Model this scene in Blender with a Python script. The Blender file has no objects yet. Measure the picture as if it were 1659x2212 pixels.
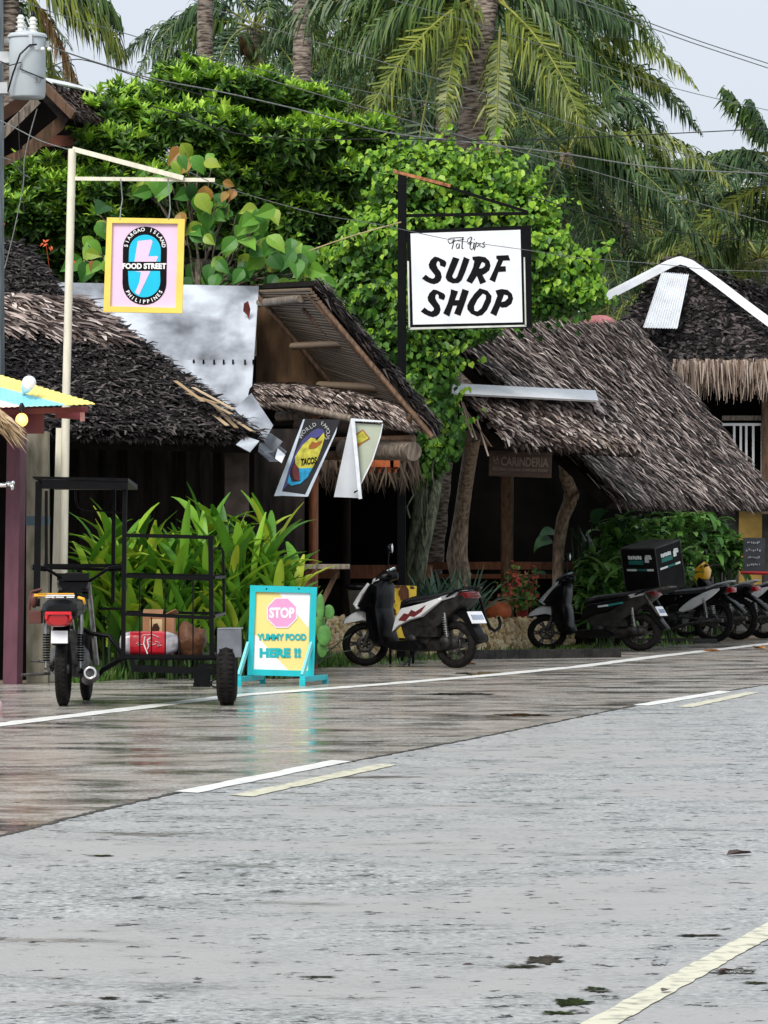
import bpy, math, random
from mathutils import Vector, Matrix, noise as mnoise
from mathutils.geometry import tessellate_polygon
V = Vector
R = math.radians
random.seed(11)
rnd = random.random
def ru(a, b): return a + (b - a) * rnd()
sc = bpy.context.scene
# ---------------------------------------------------------------- camera
F, CX, HY, CH = 8295.0, 829.5, 1201.0, 1.18      # focal length, centre, horizon (in 1659 px wide picture units), eye height
cam = bpy.data.cameras.new('camera'); cam_o = bpy.data.objects.new('camera', cam)
sc.collection.objects.link(cam_o); sc.camera = cam_o
cam.sensor_fit = 'HORIZONTAL'; cam.sensor_width = 36; cam.lens = 180
cam.shift_y = (HY - 1106) / 1659.0
cam.clip_start = 0.1; cam.clip_end = 3000
cam_o.location = (0, 0, CH); cam_o.rotation_euler = (R(90), 0, 0)
# ---------------------------------------------------------------- world: pale overcast sky
w = bpy.data.worlds.new('World'); sc.world = w; w.use_nodes = True
nt = w.node_tree; bg = nt.nodes['Background']
sky = nt.nodes.new('ShaderNodeTexSky'); sky.sky_type = 'NISHITA'; sky.sun_disc = False
SUN_EL, SUN_AZ = R(44), R(205)
sky.sun_elevation = SUN_EL; sky.sun_rotation = SUN_AZ; sky.dust_density = 4; sky.air_density = 1.0
hs = nt.nodes.new('ShaderNodeHueSaturation'); hs.inputs['Saturation'].default_value = 0.16
mx = nt.nodes.new('ShaderNodeMix'); mx.data_type = 'RGBA'; mx.inputs[0].default_value = 0.72
mx.inputs[7].default_value = (5.2, 5.75, 6.5, 1)     # even cloud cover over the clear sky
nt.links.new(sky.outputs[0], hs.inputs['Color']); nt.links.new(hs.outputs[0], mx.inputs[6])
nt.links.new(mx.outputs[2], bg.inputs['Color']); bg.inputs['Strength'].default_value = 0.1
sl = bpy.data.lights.new('sun', 'SUN'); sl.energy = 2.0; sl.angle = R(25); sl.color = (1, .96, .9)
so = bpy.data.objects.new('sun', sl); sc.collection.objects.link(so)
so.rotation_euler = (R(90) - SUN_EL, 0, R(180) - SUN_AZ)
sc.view_settings.view_transform = 'Standard'; sc.view_settings.look = 'None'
sc.view_settings.gamma = 1; sc.view_settings.exposure = 0.62

# ---------------------------------------------------------------- helpers
def P(x, y, d): return V(((x - CX) / F * d, d, CH - (y - HY) / F * d))
def G(x, y, z=0.0): return P(x, y, (CH - z) * F / (y - HY))
W = {}
def tag(o, label=None, cat=None, group=None, kind=None):
    if label: o['label'] = label
    if cat: o['category'] = cat
    if group: o['group'] = group
    if kind: o['kind'] = kind
    return o
def thing(name, label, cat, loc=(0, 0, 0), rotz=0.0, group=None):
    o = bpy.data.objects.new(name, None); sc.collection.objects.link(o)
    o.location = loc; o.rotation_euler = (0, 0, rotz); o.empty_display_size = .1
    W[o] = Matrix.Translation(V(loc)) @ Matrix.Rotation(rotz, 4, 'Z')
    return tag(o, label, cat, group)
class MB:
    """collects shapes; build() links them as one mesh object"""
    def __init__(s, T=None): s.v = []; s.f = []; s.m = []; s.s = []; s.T = T; s.mi = 0
    def add(s, vs, fs, smooth=False, mi=None):
        n = len(s.v)
        if s.T is not None: vs = [s.T @ V(p) for p in vs]
        s.v.extend([tuple(p) for p in vs])
        for f in fs:
            s.f.append(tuple(i + n for i in f)); s.m.append(s.mi if mi is None else mi); s.s.append(smooth)
    def quad(s, a, b, c, d, mi=None): s.add([a, b, c, d], [(0, 1, 2, 3)], mi=mi)
    def box(s, c, size, rot=None, mi=None, taper=1.0):
        c = V(c); hx, hy, hz = size[0] / 2, size[1] / 2, size[2] / 2
        vs = []
        for z in (-1, 1):
            k = taper if z > 0 else 1.0
            for x, y in ((-1, -1), (1, -1), (1, 1), (-1, 1)):
                p = V((x * hx * k, y * hy * k, z * hz))
                if rot is not None: p = rot @ p
                vs.append(c + p)
        s.add(vs, [(3, 2, 1, 0), (4, 5, 6, 7), (0, 1, 5, 4), (1, 2, 6, 5), (2, 3, 7, 6), (3, 0, 4, 7)], mi=mi)
    def beam(s, p, q, w, h=None, up=(0, 0, 1), mi=None):
        p, q = V(p), V(q); h = h or w; d = (q - p).normalized(); u = V(up)
        if abs(d.dot(u)) > .97: u = V((0, 1, 0))
        a = d.cross(u).normalized() * w / 2; b = a.cross(d).normalized() * h / 2
        vs = [p - a - b, p + a - b, p + a + b, p - a + b, q - a - b, q + a - b, q + a + b, q - a + b]
        s.add(vs, [(0, 1, 2, 3), (7, 6, 5, 4), (4, 5, 1, 0), (5, 6, 2, 1), (6, 7, 3, 2), (7, 4, 0, 3)], mi=mi)
    def tube(s, pts, r, n=8, caps=True, mi=None, squash=None):
        pts = [V(p) for p in pts]; k = len(pts)
        rs = r if isinstance(r, (list, tuple)) else [r] * k
        vs = []; ref = None
        for i in range(k):
            d = (pts[min(i + 1, k - 1)] - pts[max(i - 1, 0)]).normalized()
            if ref is None:
                ref = V((0, 0, 1)) if abs(d.z) < .9 else V((0, 1, 0))
            a = d.cross(ref)
            if a.length < 1e-4: ref = V((1, 0, 0)); a = d.cross(ref)
            a.normalize(); b = a.cross(d).normalized(); ref = b
            for j in range(n):
                t = 2 * math.pi * j / n
                o = a * math.cos(t) * rs[i] + b * math.sin(t) * rs[i] * (squash or 1)
                vs.append(pts[i] + o)
        fs = [(i * n + j, i * n + (j + 1) % n, (i + 1) * n + (j + 1) % n, (i + 1) * n + j) for i in range(k - 1) for j in range(n)]
        s.add(vs, fs, True, mi)
        if caps:
            s.add(vs[:n], [tuple(range(n))[::-1]], False, mi); s.add(vs[-n:], [tuple(range(n))], False, mi)
    def lathe(s, prof, c=(0, 0, 0), axis='Z', n=24, mi=None, smooth=True, closed=False):
        c = V(c); vs = []
        for r, h in prof:
            for j in range(n):
                t = 2 * math.pi * j / n; x, y = r * math.cos(t), r * math.sin(t)
                vs.append(c + (V((x, y, h)) if axis == 'Z' else V((x, h, y)) if axis == 'Y' else V((h, x, y))))
        k = len(prof); m = k if closed else k - 1
        fs = [(i * n + j, i * n + (j + 1) % n, ((i + 1) % k) * n + (j + 1) % n, ((i + 1) % k) * n + j) for i in range(m) for j in range(n)]
        s.add(vs, fs, smooth, mi)
    def torus(s, c, R_, r, axis='Y', n=32, k=10, wide=1.0, mi=None):
        s.lathe([(R_ + r * math.cos(2 * math.pi * i / k), r * wide * math.sin(2 * math.pi * i / k)) for i in range(k)], c, axis, n, mi, True, True)
    def ell(s, c, rad, n=12, k=8, mi=None, rot=None):
        c = V(c); vs = [];
        for i in range(k + 1):
            a = math.pi * i / k
            for j in range(n):
                t = 2 * math.pi * j / n
                p = V((rad[0] * math.sin(a) * math.cos(t), rad[1] * math.sin(a) * math.sin(t), rad[2] * math.cos(a)))
                if rot is not None: p = rot @ p
                vs.append(c + p)
        s.add(vs, [(i * n + j, (i + 1) * n + j, (i + 1) * n + (j + 1) % n, i * n + (j + 1) % n) for i in range(k) for j in range(n)], True, mi)
    def poly(s, outer, holes=(), z=0.0, th=0.0, mi=None, f=None):
        """flat polygon(s) in 2D, mapped by f(x,y,z) ; th>0 extrudes from z-th to z"""
        f = f or (lambda x, y, q: V((x, y, q)))
        loops = [list(outer)] + [list(h) for h in holes]
        tris = tessellate_polygon([[V((x, y, 0)) for x, y in L] for L in loops])
        flat = [p for L in loops for p in L]
        s.add([f(x, y, z) for x, y in flat], [tuple(t) for t in tris], mi=mi)
        if th > 0:
            s.add([f(x, y, z - th) for x, y in flat], [tuple(t)[::-1] for t in tris], mi=mi)
            for L in loops:
                n = len(L)
                s.add([f(x, y, z) for x, y in L] + [f(x, y, z - th) for x, y in L], [(i, (i + 1) % n, n + (i + 1) % n, n + i) for i in range(n)], mi=mi)
    def slab(s, prof, y0, y1, mi=None, inset=0.0, swap=False):
        """side profile (x,z) extruded across y0..y1, rounded by an inset rim"""
        n = len(prof); cx = sum(p[0] for p in prof) / n; cz = sum(p[1] for p in prof) / n
        yc = (y0 + y1) / 2
        def ring(y, k):
            out = []
            for x, z in prof:
                dx, dz = x - cx, z - cz; L = math.hypot(dx, dz) or 1
                q = max(0, 1 - k / L); out.append(V((cx + dx * q, y, cz + dz * q)))
            return out
        rings = [ring(y0, inset), ring(y0 + (y1 - y0) * .12, inset * .3), ring(y0 + (y1 - y0) * .3, 0), ring(y0 + (y1 - y0) * .7, 0), ring(y0 + (y1 - y0) * .88, inset * .3), ring(y1, inset)] if inset else [ring(y0, 0), ring(y1, 0)]
        vs = [p for r_ in rings for p in r_]
        fs = [(i * n + j, i * n + (j + 1) % n, (i + 1) * n + (j + 1) % n, (i + 1) * n + j) for i in range(len(rings) - 1) for j in range(n)]
        s.add(vs, fs, bool(inset), mi)
        t = tessellate_polygon([[V((x, z, 0)) for x, z in prof]])
        s.add(rings[0], [tuple(q) for q in t], mi=mi); s.add(rings[-1], [tuple(q)[::-1] for q in t], mi=mi)
    def loft(s, secs, n=14, mi=None, p=2.6):
        """secs: (x, zc, halfwidth, halfheight) super-ellipse sections along x"""
        vs = []
        for x, zc, hw, hh in secs:
            for j in range(n):
                t = 2 * math.pi * j / n; c_, s_ = math.cos(t), math.sin(t)
                vs.append(V((x, hw * math.copysign(abs(c_) ** (2 / p), c_), zc + hh * math.copysign(abs(s_) ** (2 / p), s_))))
        k = len(secs)
        s.add(vs, [(i * n + j, i * n + (j + 1) % n, (i + 1) * n + (j + 1) % n, (i + 1) * n + j) for i in range(k - 1) for j in range(n)], True, mi)
        s.add(vs[:n], [tuple(range(n))[::-1]], mi=mi); s.add(vs[-n:], [tuple(range(n))], mi=mi)
    def text(s, body, M_, size, th=.002, bold=0.0, shear=0.0, space=1.0, fit=None, align='CENTER', mi=None):
        """lettering laid in the local XY plane of M_"""
        cu = bpy.data.curves.new('t', 'FONT'); cu.body = body; cu.size = size; cu.extrude = th / 2; cu.offset = bold
        cu.shear = shear; cu.space_character = space; cu.align_x = align; cu.align_y = 'CENTER'; cu.resolution_u = 3
        o = bpy.data.objects.new('t', cu); sc.collection.objects.link(o)
        dg = bpy.context.evaluated_depsgraph_get(); dg.update()
        me = bpy.data.meshes.new_from_object(o.evaluated_get(dg))
        vs = [v.co.copy() for v in me.vertices]; fs = [tuple(p.vertices) for p in me.polygons]
        bpy.data.objects.remove(o); bpy.data.curves.remove(cu); bpy.data.meshes.remove(me)
        if fit and vs:
            x0, x1 = min(v.x for v in vs), max(v.x for v in vs); y0, y1 = min(v.y for v in vs), max(v.y for v in vs)
            fw, fh = fit
            for v in vs:
                v.x = (v.x - (x0 + x1) / 2) * fw / max(x1 - x0, 1e-6)
                if fh: v.y = (v.y - (y0 + y1) / 2) * fh / max(y1 - y0, 1e-6)
        T_ = s.T; s.T = None; s.add([M_ @ v for v in vs], fs, mi=mi); s.T = T_
    def build(s, name, mats, parent=None, label=None, local=False, bevel=0.0, loc=None):
        if not isinstance(mats, (list, tuple)): mats = [mats]
        me = bpy.data.meshes.new(name)
        vs = s.v
        if parent is not None and not local:
            inv = W[parent].inverted(); vs = [inv @ V(p) for p in vs]
        elif parent is None and loc is not None:
            l = V(loc); vs = [V(p) - l for p in vs]
        me.from_pydata([tuple(p) for p in vs], [], s.f)
        for m_ in mats: me.materials.append(m_)
        me.polygons.foreach_set('material_index', s.m); me.polygons.foreach_set('use_smooth', s.s)
        me.update()
        o = bpy.data.objects.new(name, me); sc.collection.objects.link(o)
        if parent is not None: o.parent = parent; W[o] = W[parent]
        else:
            W[o] = Matrix.Identity(4)
            if loc is not None: o.location = loc; W[o] = Matrix.Translation(V(loc))
        if bevel:
            b = o.modifiers.new('bevel', 'BEVEL'); b.width = bevel; b.segments = 2; b.limit_method = 'ANGLE'; b.angle_limit = R(40)
        if label: o['label'] = label
        return o
def frame(o, ex, ez):
    ex = V(ex).normalized(); ez = V(ez).normalized(); ny = ex.cross(ez).normalized()   # local x right, y up, z toward the viewer
    ez = ny.cross(ex).normalized()
    m = Matrix.Identity(4)
    for i in range(3): m[i][0] = ex[i]; m[i][1] = ez[i]; m[i][2] = ny[i]; m[i][3] = V(o)[i]
    return m
def copy_tree(o, parent=None):
    c = o.copy(); sc.collection.objects.link(c); c.parent = parent
    for ch in [q for q in sc.objects if q.parent == o]: copy_tree(ch, c)
    return c
# ---------------------------------------------------------------- materials
def M(name, col, rough=.6, metal=0.0, var=.18, scale=6.0, bump=0.0, bscale=30.0, col2=None, island=0.0, icol=None, spec=.3, trans=0.0, emit=None, stretch=None, cut=(.35, .65), coat=0.0):
    m = bpy.data.materials.new(name); m.use_nodes = True; n = m.node_tree; b = n.nodes['Principled BSDF']; L = n.links.new
    b.inputs['Roughness'].default_value = rough; b.inputs['Metallic'].default_value = metal
    b.inputs['Specular IOR Level'].default_value = spec; b.inputs['Coat Weight'].default_value = coat; b.inputs['Coat Roughness'].default_value = .15
    tc = n.nodes.new('ShaderNodeTexCoord'); src = tc.outputs['Object']
    if stretch:
        mp = n.nodes.new('ShaderNodeMapping'); mp.inputs['Scale'].default_value = stretch; L(src, mp.inputs['Vector']); src = mp.outputs[0]
    no = n.nodes.new('ShaderNodeTexNoise'); no.inputs['Scale'].default_value = scale; no.inputs['Detail'].default_value = 4; L(src, no.inputs['Vector'])
    rp = n.nodes.new('ShaderNodeValToRGB'); L(no.outputs['Fac'], rp.inputs['Fac'])
    c2 = col2 or tuple(min(1, c * (1 + var)) for c in col)
    rp.color_ramp.elements[0].position = cut[0]; rp.color_ramp.elements[1].position = cut[1]
    rp.color_ramp.elements[0].color = (*[c * (1 - var) for c in col], 1); rp.color_ramp.elements[1].color = (*c2, 1)
    out = rp.outputs['Color']
    if island:
        g = n.nodes.new('ShaderNodeNewGeometry')
        r2 = n.nodes.new('ShaderNodeValToRGB'); L(g.outputs['Random Per Island'], r2.inputs['Fac'])
        el = r2.color_ramp.elements; ic = icol or [tuple(c * .5 for c in col), col, tuple(min(1, c * 1.7) for c in col)]
        while len(el) < len(ic): el.new(.5)
        for i, c in enumerate(ic): el[i].position = i / (len(ic) - 1); el[i].color = (*c, 1)
        mi = n.nodes.new('ShaderNodeMix'); mi.data_type = 'RGBA'; mi.inputs[0].default_value = island
        L(out, mi.inputs[6]); L(r2.outputs['Color'], mi.inputs[7]); out = mi.outputs[2]
    L(out, b.inputs['Base Color'])
    if bump:
        n2 = n.nodes.new('ShaderNodeTexNoise'); n2.inputs['Scale'].default_value = bscale; n2.inputs['Detail'].default_value = 3; L(src, n2.inputs['Vector'])
        bp = n.nodes.new('ShaderNodeBump'); bp.inputs['Strength'].default_value = bump; bp.inputs['Distance'].default_value = .02
        L(n2.outputs['Fac'], bp.inputs['Height']); L(bp.outputs[0], b.inputs['Normal'])
    if emit: b.inputs['Emission Color'].default_value = (*emit[0], 1); b.inputs['Emission Strength'].default_value = emit[1]
    if trans:
        t = n.nodes.new('ShaderNodeBsdfTranslucent'); L(out, t.inputs['Color'])
        ms = n.nodes.new('ShaderNodeMixShader'); ms.inputs[0].default_value = trans
        L(b.outputs[0], ms.inputs[1]); L(t.outputs[0], ms.inputs[2]); L(ms.outputs[0], n.nodes['Material Output'].inputs[0])
    return m
thatch_dark = M('dark_thatch', (.014, .0125, .013), .7, island=.85, icol=[(.004, .0037, .0037), (.014, .012, .012), (.036, .031, .031), (.16, .135, .128)], spec=.08)
thatch_under = M('thatch_underlay', (.008, .006, .005), .8, spec=.05, var=.4, bump=.8, bscale=25)
thatch_grey = M('weathered_thatch', (.07, .055, .047), .65, island=.92, icol=[(.008, .006, .005), (.045, .032, .028), (.14, .102, .088), (.32, .25, .22), (.74, .63, .56)], spec=.1)
thatch_pale = M('pale_thatch', (.3, .22, .17), .6, island=.85, icol=[(.06, .04, .03), (.22, .15, .11), (.42, .32, .25), (.62, .5, .42)])
thatch_tan = M('tan_thatch', (.35, .24, .13), .6, island=.8, icol=[(.14, .08, .035), (.36, .24, .12), (.6, .46, .3)])
bamboo = M('bamboo', (.17, .115, .07), .5, island=.5, icol=[(.07, .045, .03), (.15, .1, .06), (.27, .2, .13)], stretch=(3, 3, 8))
wood_dark = M('dark_wood', (.01, .0065, .005), .7, spec=.08, var=.4, scale=4, bump=.3, stretch=(6, 6, 1))
wood_brown = M('brown_wood', (.11, .062, .035), .55, var=.4, scale=5, bump=.4, stretch=(6, 6, 1))
wood_red = M('reddish_wood', (.16, .055, .022), .5, var=.35, scale=5, stretch=(6, 6, 1))
wood_grey = M('weathered_wood', (.2, .16, .125), .55, var=.5, scale=6, bump=.6, bscale=18, stretch=(5, 5, 1))
bark = M('bark', (.1, .075, .055), .7, var=.5, scale=9, bump=.9, bscale=20, col2=(.21, .18, .13), stretch=(3, 3, 1))
bark_green = M('mossy_bark', (.06, .06, .04), .7, var=.5, scale=9, bump=.9, bscale=20, col2=(.15, .17, .1), stretch=(3, 3, 1))
palm_bark = M('palm_bark', (.15, .11, .085), .7, var=.55, scale=4, bump=.9, bscale=12, col2=(.38, .31, .25), stretch=(1.5, 1.5, 8), cut=(.4, .6))
plywood = M('plywood', (.17, .095, .045), .6, var=.35, scale=3, bump=.1, stretch=(4, 4, 1))
black_metal = M('black_paint', (.003, .003, .0035), .38, var=.3, scale=15, spec=.12)
black_plastic = M('black_plastic', (.004, .004, .0045), .36, var=.3, scale=12, spec=.22)
black_matt = M('matt_black', (.012, .012, .012), .75, var=.3)
rubber = M('tyre_rubber', (.011, .0095, .009), .75, spec=.15, var=.4, scale=20, bump=.5, bscale=60)
steel = M('steel', (.35, .35, .34), .35, metal=.9, var=.35, scale=14)
chrome = M('chrome', (.75, .75, .75), .12, metal=1, var=.1)
iron = M('dirty_engine_metal', (.09, .085, .08), .5, metal=.6, var=.5, scale=18, bump=.4)
white_paint = M('white_paint', (.78, .78, .78), .3, var=.05, scale=5, coat=.4)
white_matt = M('white_board', (.8, .82, .85), .5, var=.07, scale=2.2, stretch=(3, 3, 1))
cream_paint = M('cream_paint', (.72, .68, .55), .4, var=.1, scale=5, stretch=(4, 4, .8))
black_letter = M('black_lettering', (.006, .005, .006), .5, var=.1, spec=.1)
glass_mirror = M('mirror_glass', (.85, .88, .9), .05, metal=1, var=.02)
red_lens = M('red_lens', (.35, .008, .01), .15, var=.1, coat=.6)
red_paint = M('red_paint', (.42, .02, .02), .3, var=.1)
concrete = M('concrete', (.28, .26, .23), .7, var=.3, scale=5, bump=.3)
dark_interior = M('dark_interior', (.003, .0026, .0024), .9, spec=.03, var=.5, scale=2)  # base colour deepened to near black to paint the shade inside the open huts
lf = dict(rough=.45, spec=.35, trans=.22, scale=.7)
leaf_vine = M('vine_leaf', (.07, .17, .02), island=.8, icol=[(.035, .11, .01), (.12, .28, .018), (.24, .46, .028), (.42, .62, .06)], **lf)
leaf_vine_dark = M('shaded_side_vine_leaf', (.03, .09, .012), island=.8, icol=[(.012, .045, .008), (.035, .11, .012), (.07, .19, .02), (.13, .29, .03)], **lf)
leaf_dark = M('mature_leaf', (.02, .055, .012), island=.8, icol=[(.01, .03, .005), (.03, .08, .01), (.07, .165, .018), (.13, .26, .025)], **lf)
leaf_new_lit = M('lit_new_growth_leaf', (.16, .36, .03), island=.8, icol=[(.12, .28, .02), (.24, .46, .03), (.38, .6, .05), (.55, .74, .1)], **lf)  # lime of young leaves, brightened further to paint the lit clump tops
leaf_broad = M('broad_leaf', (.05, .15, .035), island=.85, icol=[(.015, .06, .012), (.05, .18, .022), (.1, .28, .03), (.2, .42, .04), (.34, .4, .04)], **lf)
leaf_autumn = M('rusty_leaf', (.3, .14, .035), island=.8, icol=[(.2, .08, .02), (.33, .16, .04), (.36, .24, .05)], **lf)
leaf_strap = M('strap_leaf', (.1, .26, .025), island=.85, icol=[(.03, .1, .012), (.08, .23, .018), (.15, .36, .025), (.28, .48, .035), (.46, .52, .04)], **lf)
leaf_agave = M('agave_leaf', (.03, .06, .035), island=.8, icol=[(.03, .065, .045), (.07, .14, .09), (.14, .23, .15)], **lf)
leaf_taro = M('taro_leaf', (.03, .09, .03), island=.8, icol=[(.02, .065, .03), (.05, .14, .055), (.1, .23, .07)], **lf)
leaf_shrub = M('shrub_leaf', (.05, .14, .03), island=.85, icol=[(.02, .07, .02), (.07, .2, .035), (.16, .36, .06), (.32, .52, .16)], **lf)
lp = dict(rough=.4, spec=.4, trans=.2, scale=.25, island=.75)
frond_green = M('palm_leaf', (.055, .1, .02), icol=[(.016, .045, .012), (.045, .1, .02), (.085, .16, .03), (.15, .22, .045)], **lp)
frond_olive = M('olive_palm_leaf', (.14, .17, .025), icol=[(.04, .075, .012), (.09, .14, .022), (.16, .22, .03), (.3, .33, .05)], **lp)
frond_dark = M('deep_green_palm_leaf', (.025, .06, .02), icol=[(.012, .035, .012), (.033, .078, .024), (.066, .13, .038), (.12, .2, .07)], **lp)
frond_dry = M('dry_palm_leaf', (.2, .12, .05), icol=[(.08, .05, .02), (.18, .11, .045), (.3, .2, .08)], **lp)
rachis_mat = M('palm_rib', (.2, .21, .04), .45, var=.3)
pale_trunk = M('pale_trunk', (.24, .165, .11), .7, var=.45, scale=9, bump=.9, bscale=20, col2=(.42, .32, .23), stretch=(3, 3, 1))
flower_red = M('red_bract', (.5, .06, .05), .5, island=.7, icol=[(.4, .03, .04), (.55, .1, .07), (.6, .2, .14)], trans=.2)
orange_flower = M('orange_bract', (.75, .14, .05), .5, var=.2, trans=.2)
# ================================================================ GROUND
def wet_mat(name, c1, c2, tint, rough=(.1, .42), bstr=.35, pud=.5, pitw=.36):
    m = bpy.data.materials.new(name); m.use_nodes = True; n = m.node_tree; b = n.nodes['Principled BSDF']; L = n.links.new
    tc = n.nodes.new('ShaderNodeTexCoord'); src = tc.outputs['Object']
    def noise(scale, detail, rough_=.5, v=None):
        q = n.nodes.new('ShaderNodeTexNoise'); q.inputs['Scale'].default_value = scale; q.inputs['Detail'].default_value = detail; q.inputs['Roughness'].default_value = rough_
        L(v or src, q.inputs['Vector']); return q.outputs['Fac']
    def ramp(fac, a, b_, ca, cb):
        q = n.nodes.new('ShaderNodeValToRGB'); q.color_ramp.elements[0].position = a; q.color_ramp.elements[1].position = b_
        q.color_ramp.elements[0].color = ca; q.color_ramp.elements[1].color = cb; L(fac, q.inputs['Fac']); return q.outputs['Color']
    def g(v): return (v, v, v, 1)
    def mix(f, a, b_, mode='MIX'):
        q = n.nodes.new('ShaderNodeMix'); q.data_type = 'RGBA'; q.blend_type = mode
        if isinstance(f, float): q.inputs[0].default_value = f
        else: L(f, q.inputs[0])
        L(a, q.inputs[6]); L(b_, q.inputs[7]); return q.outputs[2]
    mp = n.nodes.new('ShaderNodeMapping'); mp.inputs['Rotation'].default_value = (0, 0, R(-74)); mp.inputs['Scale'].default_value = (.7, 1.3, 1); L(src, mp.inputs['Vector'])
    big = noise(1.3, 6, .68, mp.outputs[0]); mid = noise(2.4, 5, .7); fine = noise(34, 3, .65); pits = noise(9, 5, .72); tone = noise(.6, 5, .6)
    pm = n.nodes.new('ShaderNodeMath'); pm.operation = 'MULTIPLY_ADD'; pm.inputs[1].default_value = .12; L(tone, pm.inputs[0]); L(pits, pm.inputs[2]); pk_ = n.nodes.new('ShaderNodeMath'); pk_.operation = 'SUBTRACT'; pk_.inputs[1].default_value = .06; L(pm.outputs[0], pk_.inputs[0]); pits = pk_.outputs[0]
    base = ramp(mid, .3, .7, (*c1, 1), (*c2, 1))
    speck = ramp(fine, .36, .66, g(.35), g(1.6))
    base = mix(.85, base, speck, 'MULTIPLY')
    worn = ramp(tone, .42, .6, g(0), g(1))  # mask for broad patches of the tint colour
    tn = n.nodes.new('ShaderNodeRGB'); tn.outputs[0].default_value = (*tint, 1)
    base = mix(worn, base, tn.outputs[0])
    crack = ramp(pits, pitw, pitw + .03, g(.06), g(1))
    base = mix(1.0, base, crack, 'MULTIPLY'); L(ramp(pits, pitw, pitw + .04, g(.12), g(.5)), b.inputs['Specular IOR Level'])
    L(base, b.inputs['Base Color'])
    wetf = ramp(big, pud - .06, pud + .06, g(0), g(1))            # 0 standing water, 1 rough wet stone
    base = mix(1.0, base, ramp(big, pud - .06, pud + .06, g(.55), g(1)), 'MULTIPLY'); L(base, b.inputs['Base Color'])
    rr = ramp(mid, .3, .7, g(rough[0]), g(rough[1]))
    mr = n.nodes.new('ShaderNodeMath'); mr.operation = 'MULTIPLY'; L(rr, mr.inputs[0])
    wa = n.nodes.new('ShaderNodeMath'); wa.operation = 'MULTIPLY_ADD'; wa.inputs[1].default_value = .8; wa.inputs[2].default_value = .2; L(wetf, wa.inputs[0])
    L(wa.outputs[0], mr.inputs[1]); L(mr.outputs[0], b.inputs['Roughness'])
    b.inputs['IOR'].default_value = 1.4
    bp = n.nodes.new('ShaderNodeBump'); bp.inputs['Distance'].default_value = .012
    ms = n.nodes.new('ShaderNodeMath'); ms.operation = 'MULTIPLY_ADD'; ms.inputs[1].default_value = bstr * .8; ms.inputs[2].default_value = bstr * .2; L(wetf, ms.inputs[0]); L(ms.outputs[0], bp.inputs['Strength'])
    ad = n.nodes.new('ShaderNodeMath'); ad.operation = 'ADD'; L(fine, ad.inputs[0]); L(pits, ad.inputs[1]); L(ad.outputs[0], bp.inputs['Height']); L(bp.outputs[0], b.inputs['Normal'])
    return m
road_grey = wet_mat('wet_asphalt', (.28, .29, .285), (.46, .465, .455), (.38, .37, .355), rough=(.26, .55), bstr=.5, pud=.37, pitw=.385)
road_brown = wet_mat('wet_concrete', (.3, .28, .255), (.49, .465, .425), (.4, .355, .31), rough=(.15, .34), bstr=.24, pud=.45, pitw=.35)  # brownish concrete; the brown tint also paints in reflections of the huts
verge = wet_mat('wet_gravel_soil', (.2, .155, .11), (.4, .33, .24), (.2, .16, .11), rough=(.25, .6), bstr=.8, pud=.3)
soil = M('damp_soil', (.06, .045, .03), .8, var=.5, scale=3, bump=.6)
line_white = M('worn_white_line', (.76, .76, .72), .35, var=.2, scale=9, col2=(.88, .88, .84), cut=(.3, .5), bump=.2)
line_yellow = M('worn_yellow_line', (.5, .48, .36), .35, var=.45, scale=14, col2=(.74, .71, .54), cut=(.3, .5), bump=.2)
tar = M('tar_joint', (.03, .026, .022), .3, var=.5, scale=9)
def sheet(pts, z, name, mat, nm=None, kind='structure'):
    mb = MB(); mb.poly([(p.x, p.y) for p in pts], z=z)
    o = mb.build(name, mat); return tag(o, kind=kind)
mb = MB(); mb.add([(-400, -60, -.012), (400, -60, -.012), (400, 900, -.012), (-400, 900, -.012)], [(0, 1, 2, 3)]); tag(mb.build('ground', soil), kind='structure')
u = V((.2756, .9613, 0)); nl = V((-.9613, .2756, 0))
joint = [G(x, y) for x, y in [(-60, 1821), (0, 1806), (180, 1760), (380, 1713), (560, 1680), (745, 1648), (1000, 1600), (1200, 1560), (1370, 1525), (1600, 1488), (1750, 1466)]]
edge = [G(x, y) for x, y in [(-260, 1598), (0, 1566), (262, 1534), (519, 1502), (800, 1481), (1071, 1458), (1255, 1440), (1423, 1418), (1592, 1399), (1720, 1384)]]
shoulder = [G(x, y) for x, y in [(-260, 1490), (-50, 1480), (100, 1476), (300, 1461), (520, 1444), (700, 1438), (830, 1430), (1000, 1421), (1300, 1404), (1500, 1390), (1659, 1382), (1760, 1377)]]
ext0, ext1 = -22 * u, 120 * u
jl = [joint[0] + ext0] + joint + [joint[-1] + ext1]
shl = [shoulder[0] + ext0 + V((-3, 0, 0))] + shoulder + [shoulder[-1] + ext1]
sheet(shl + jl[::-1], 0.0, 'road', road_brown)
sheet(jl + [jl[-1] - nl * 14, jl[0] - nl * 14], 0.0, 'road', road_grey)
far = [p + nl * 1.1 for p in shl]
sheet(far + shl[::-1], -.004, 'shoulder', verge)
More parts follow.
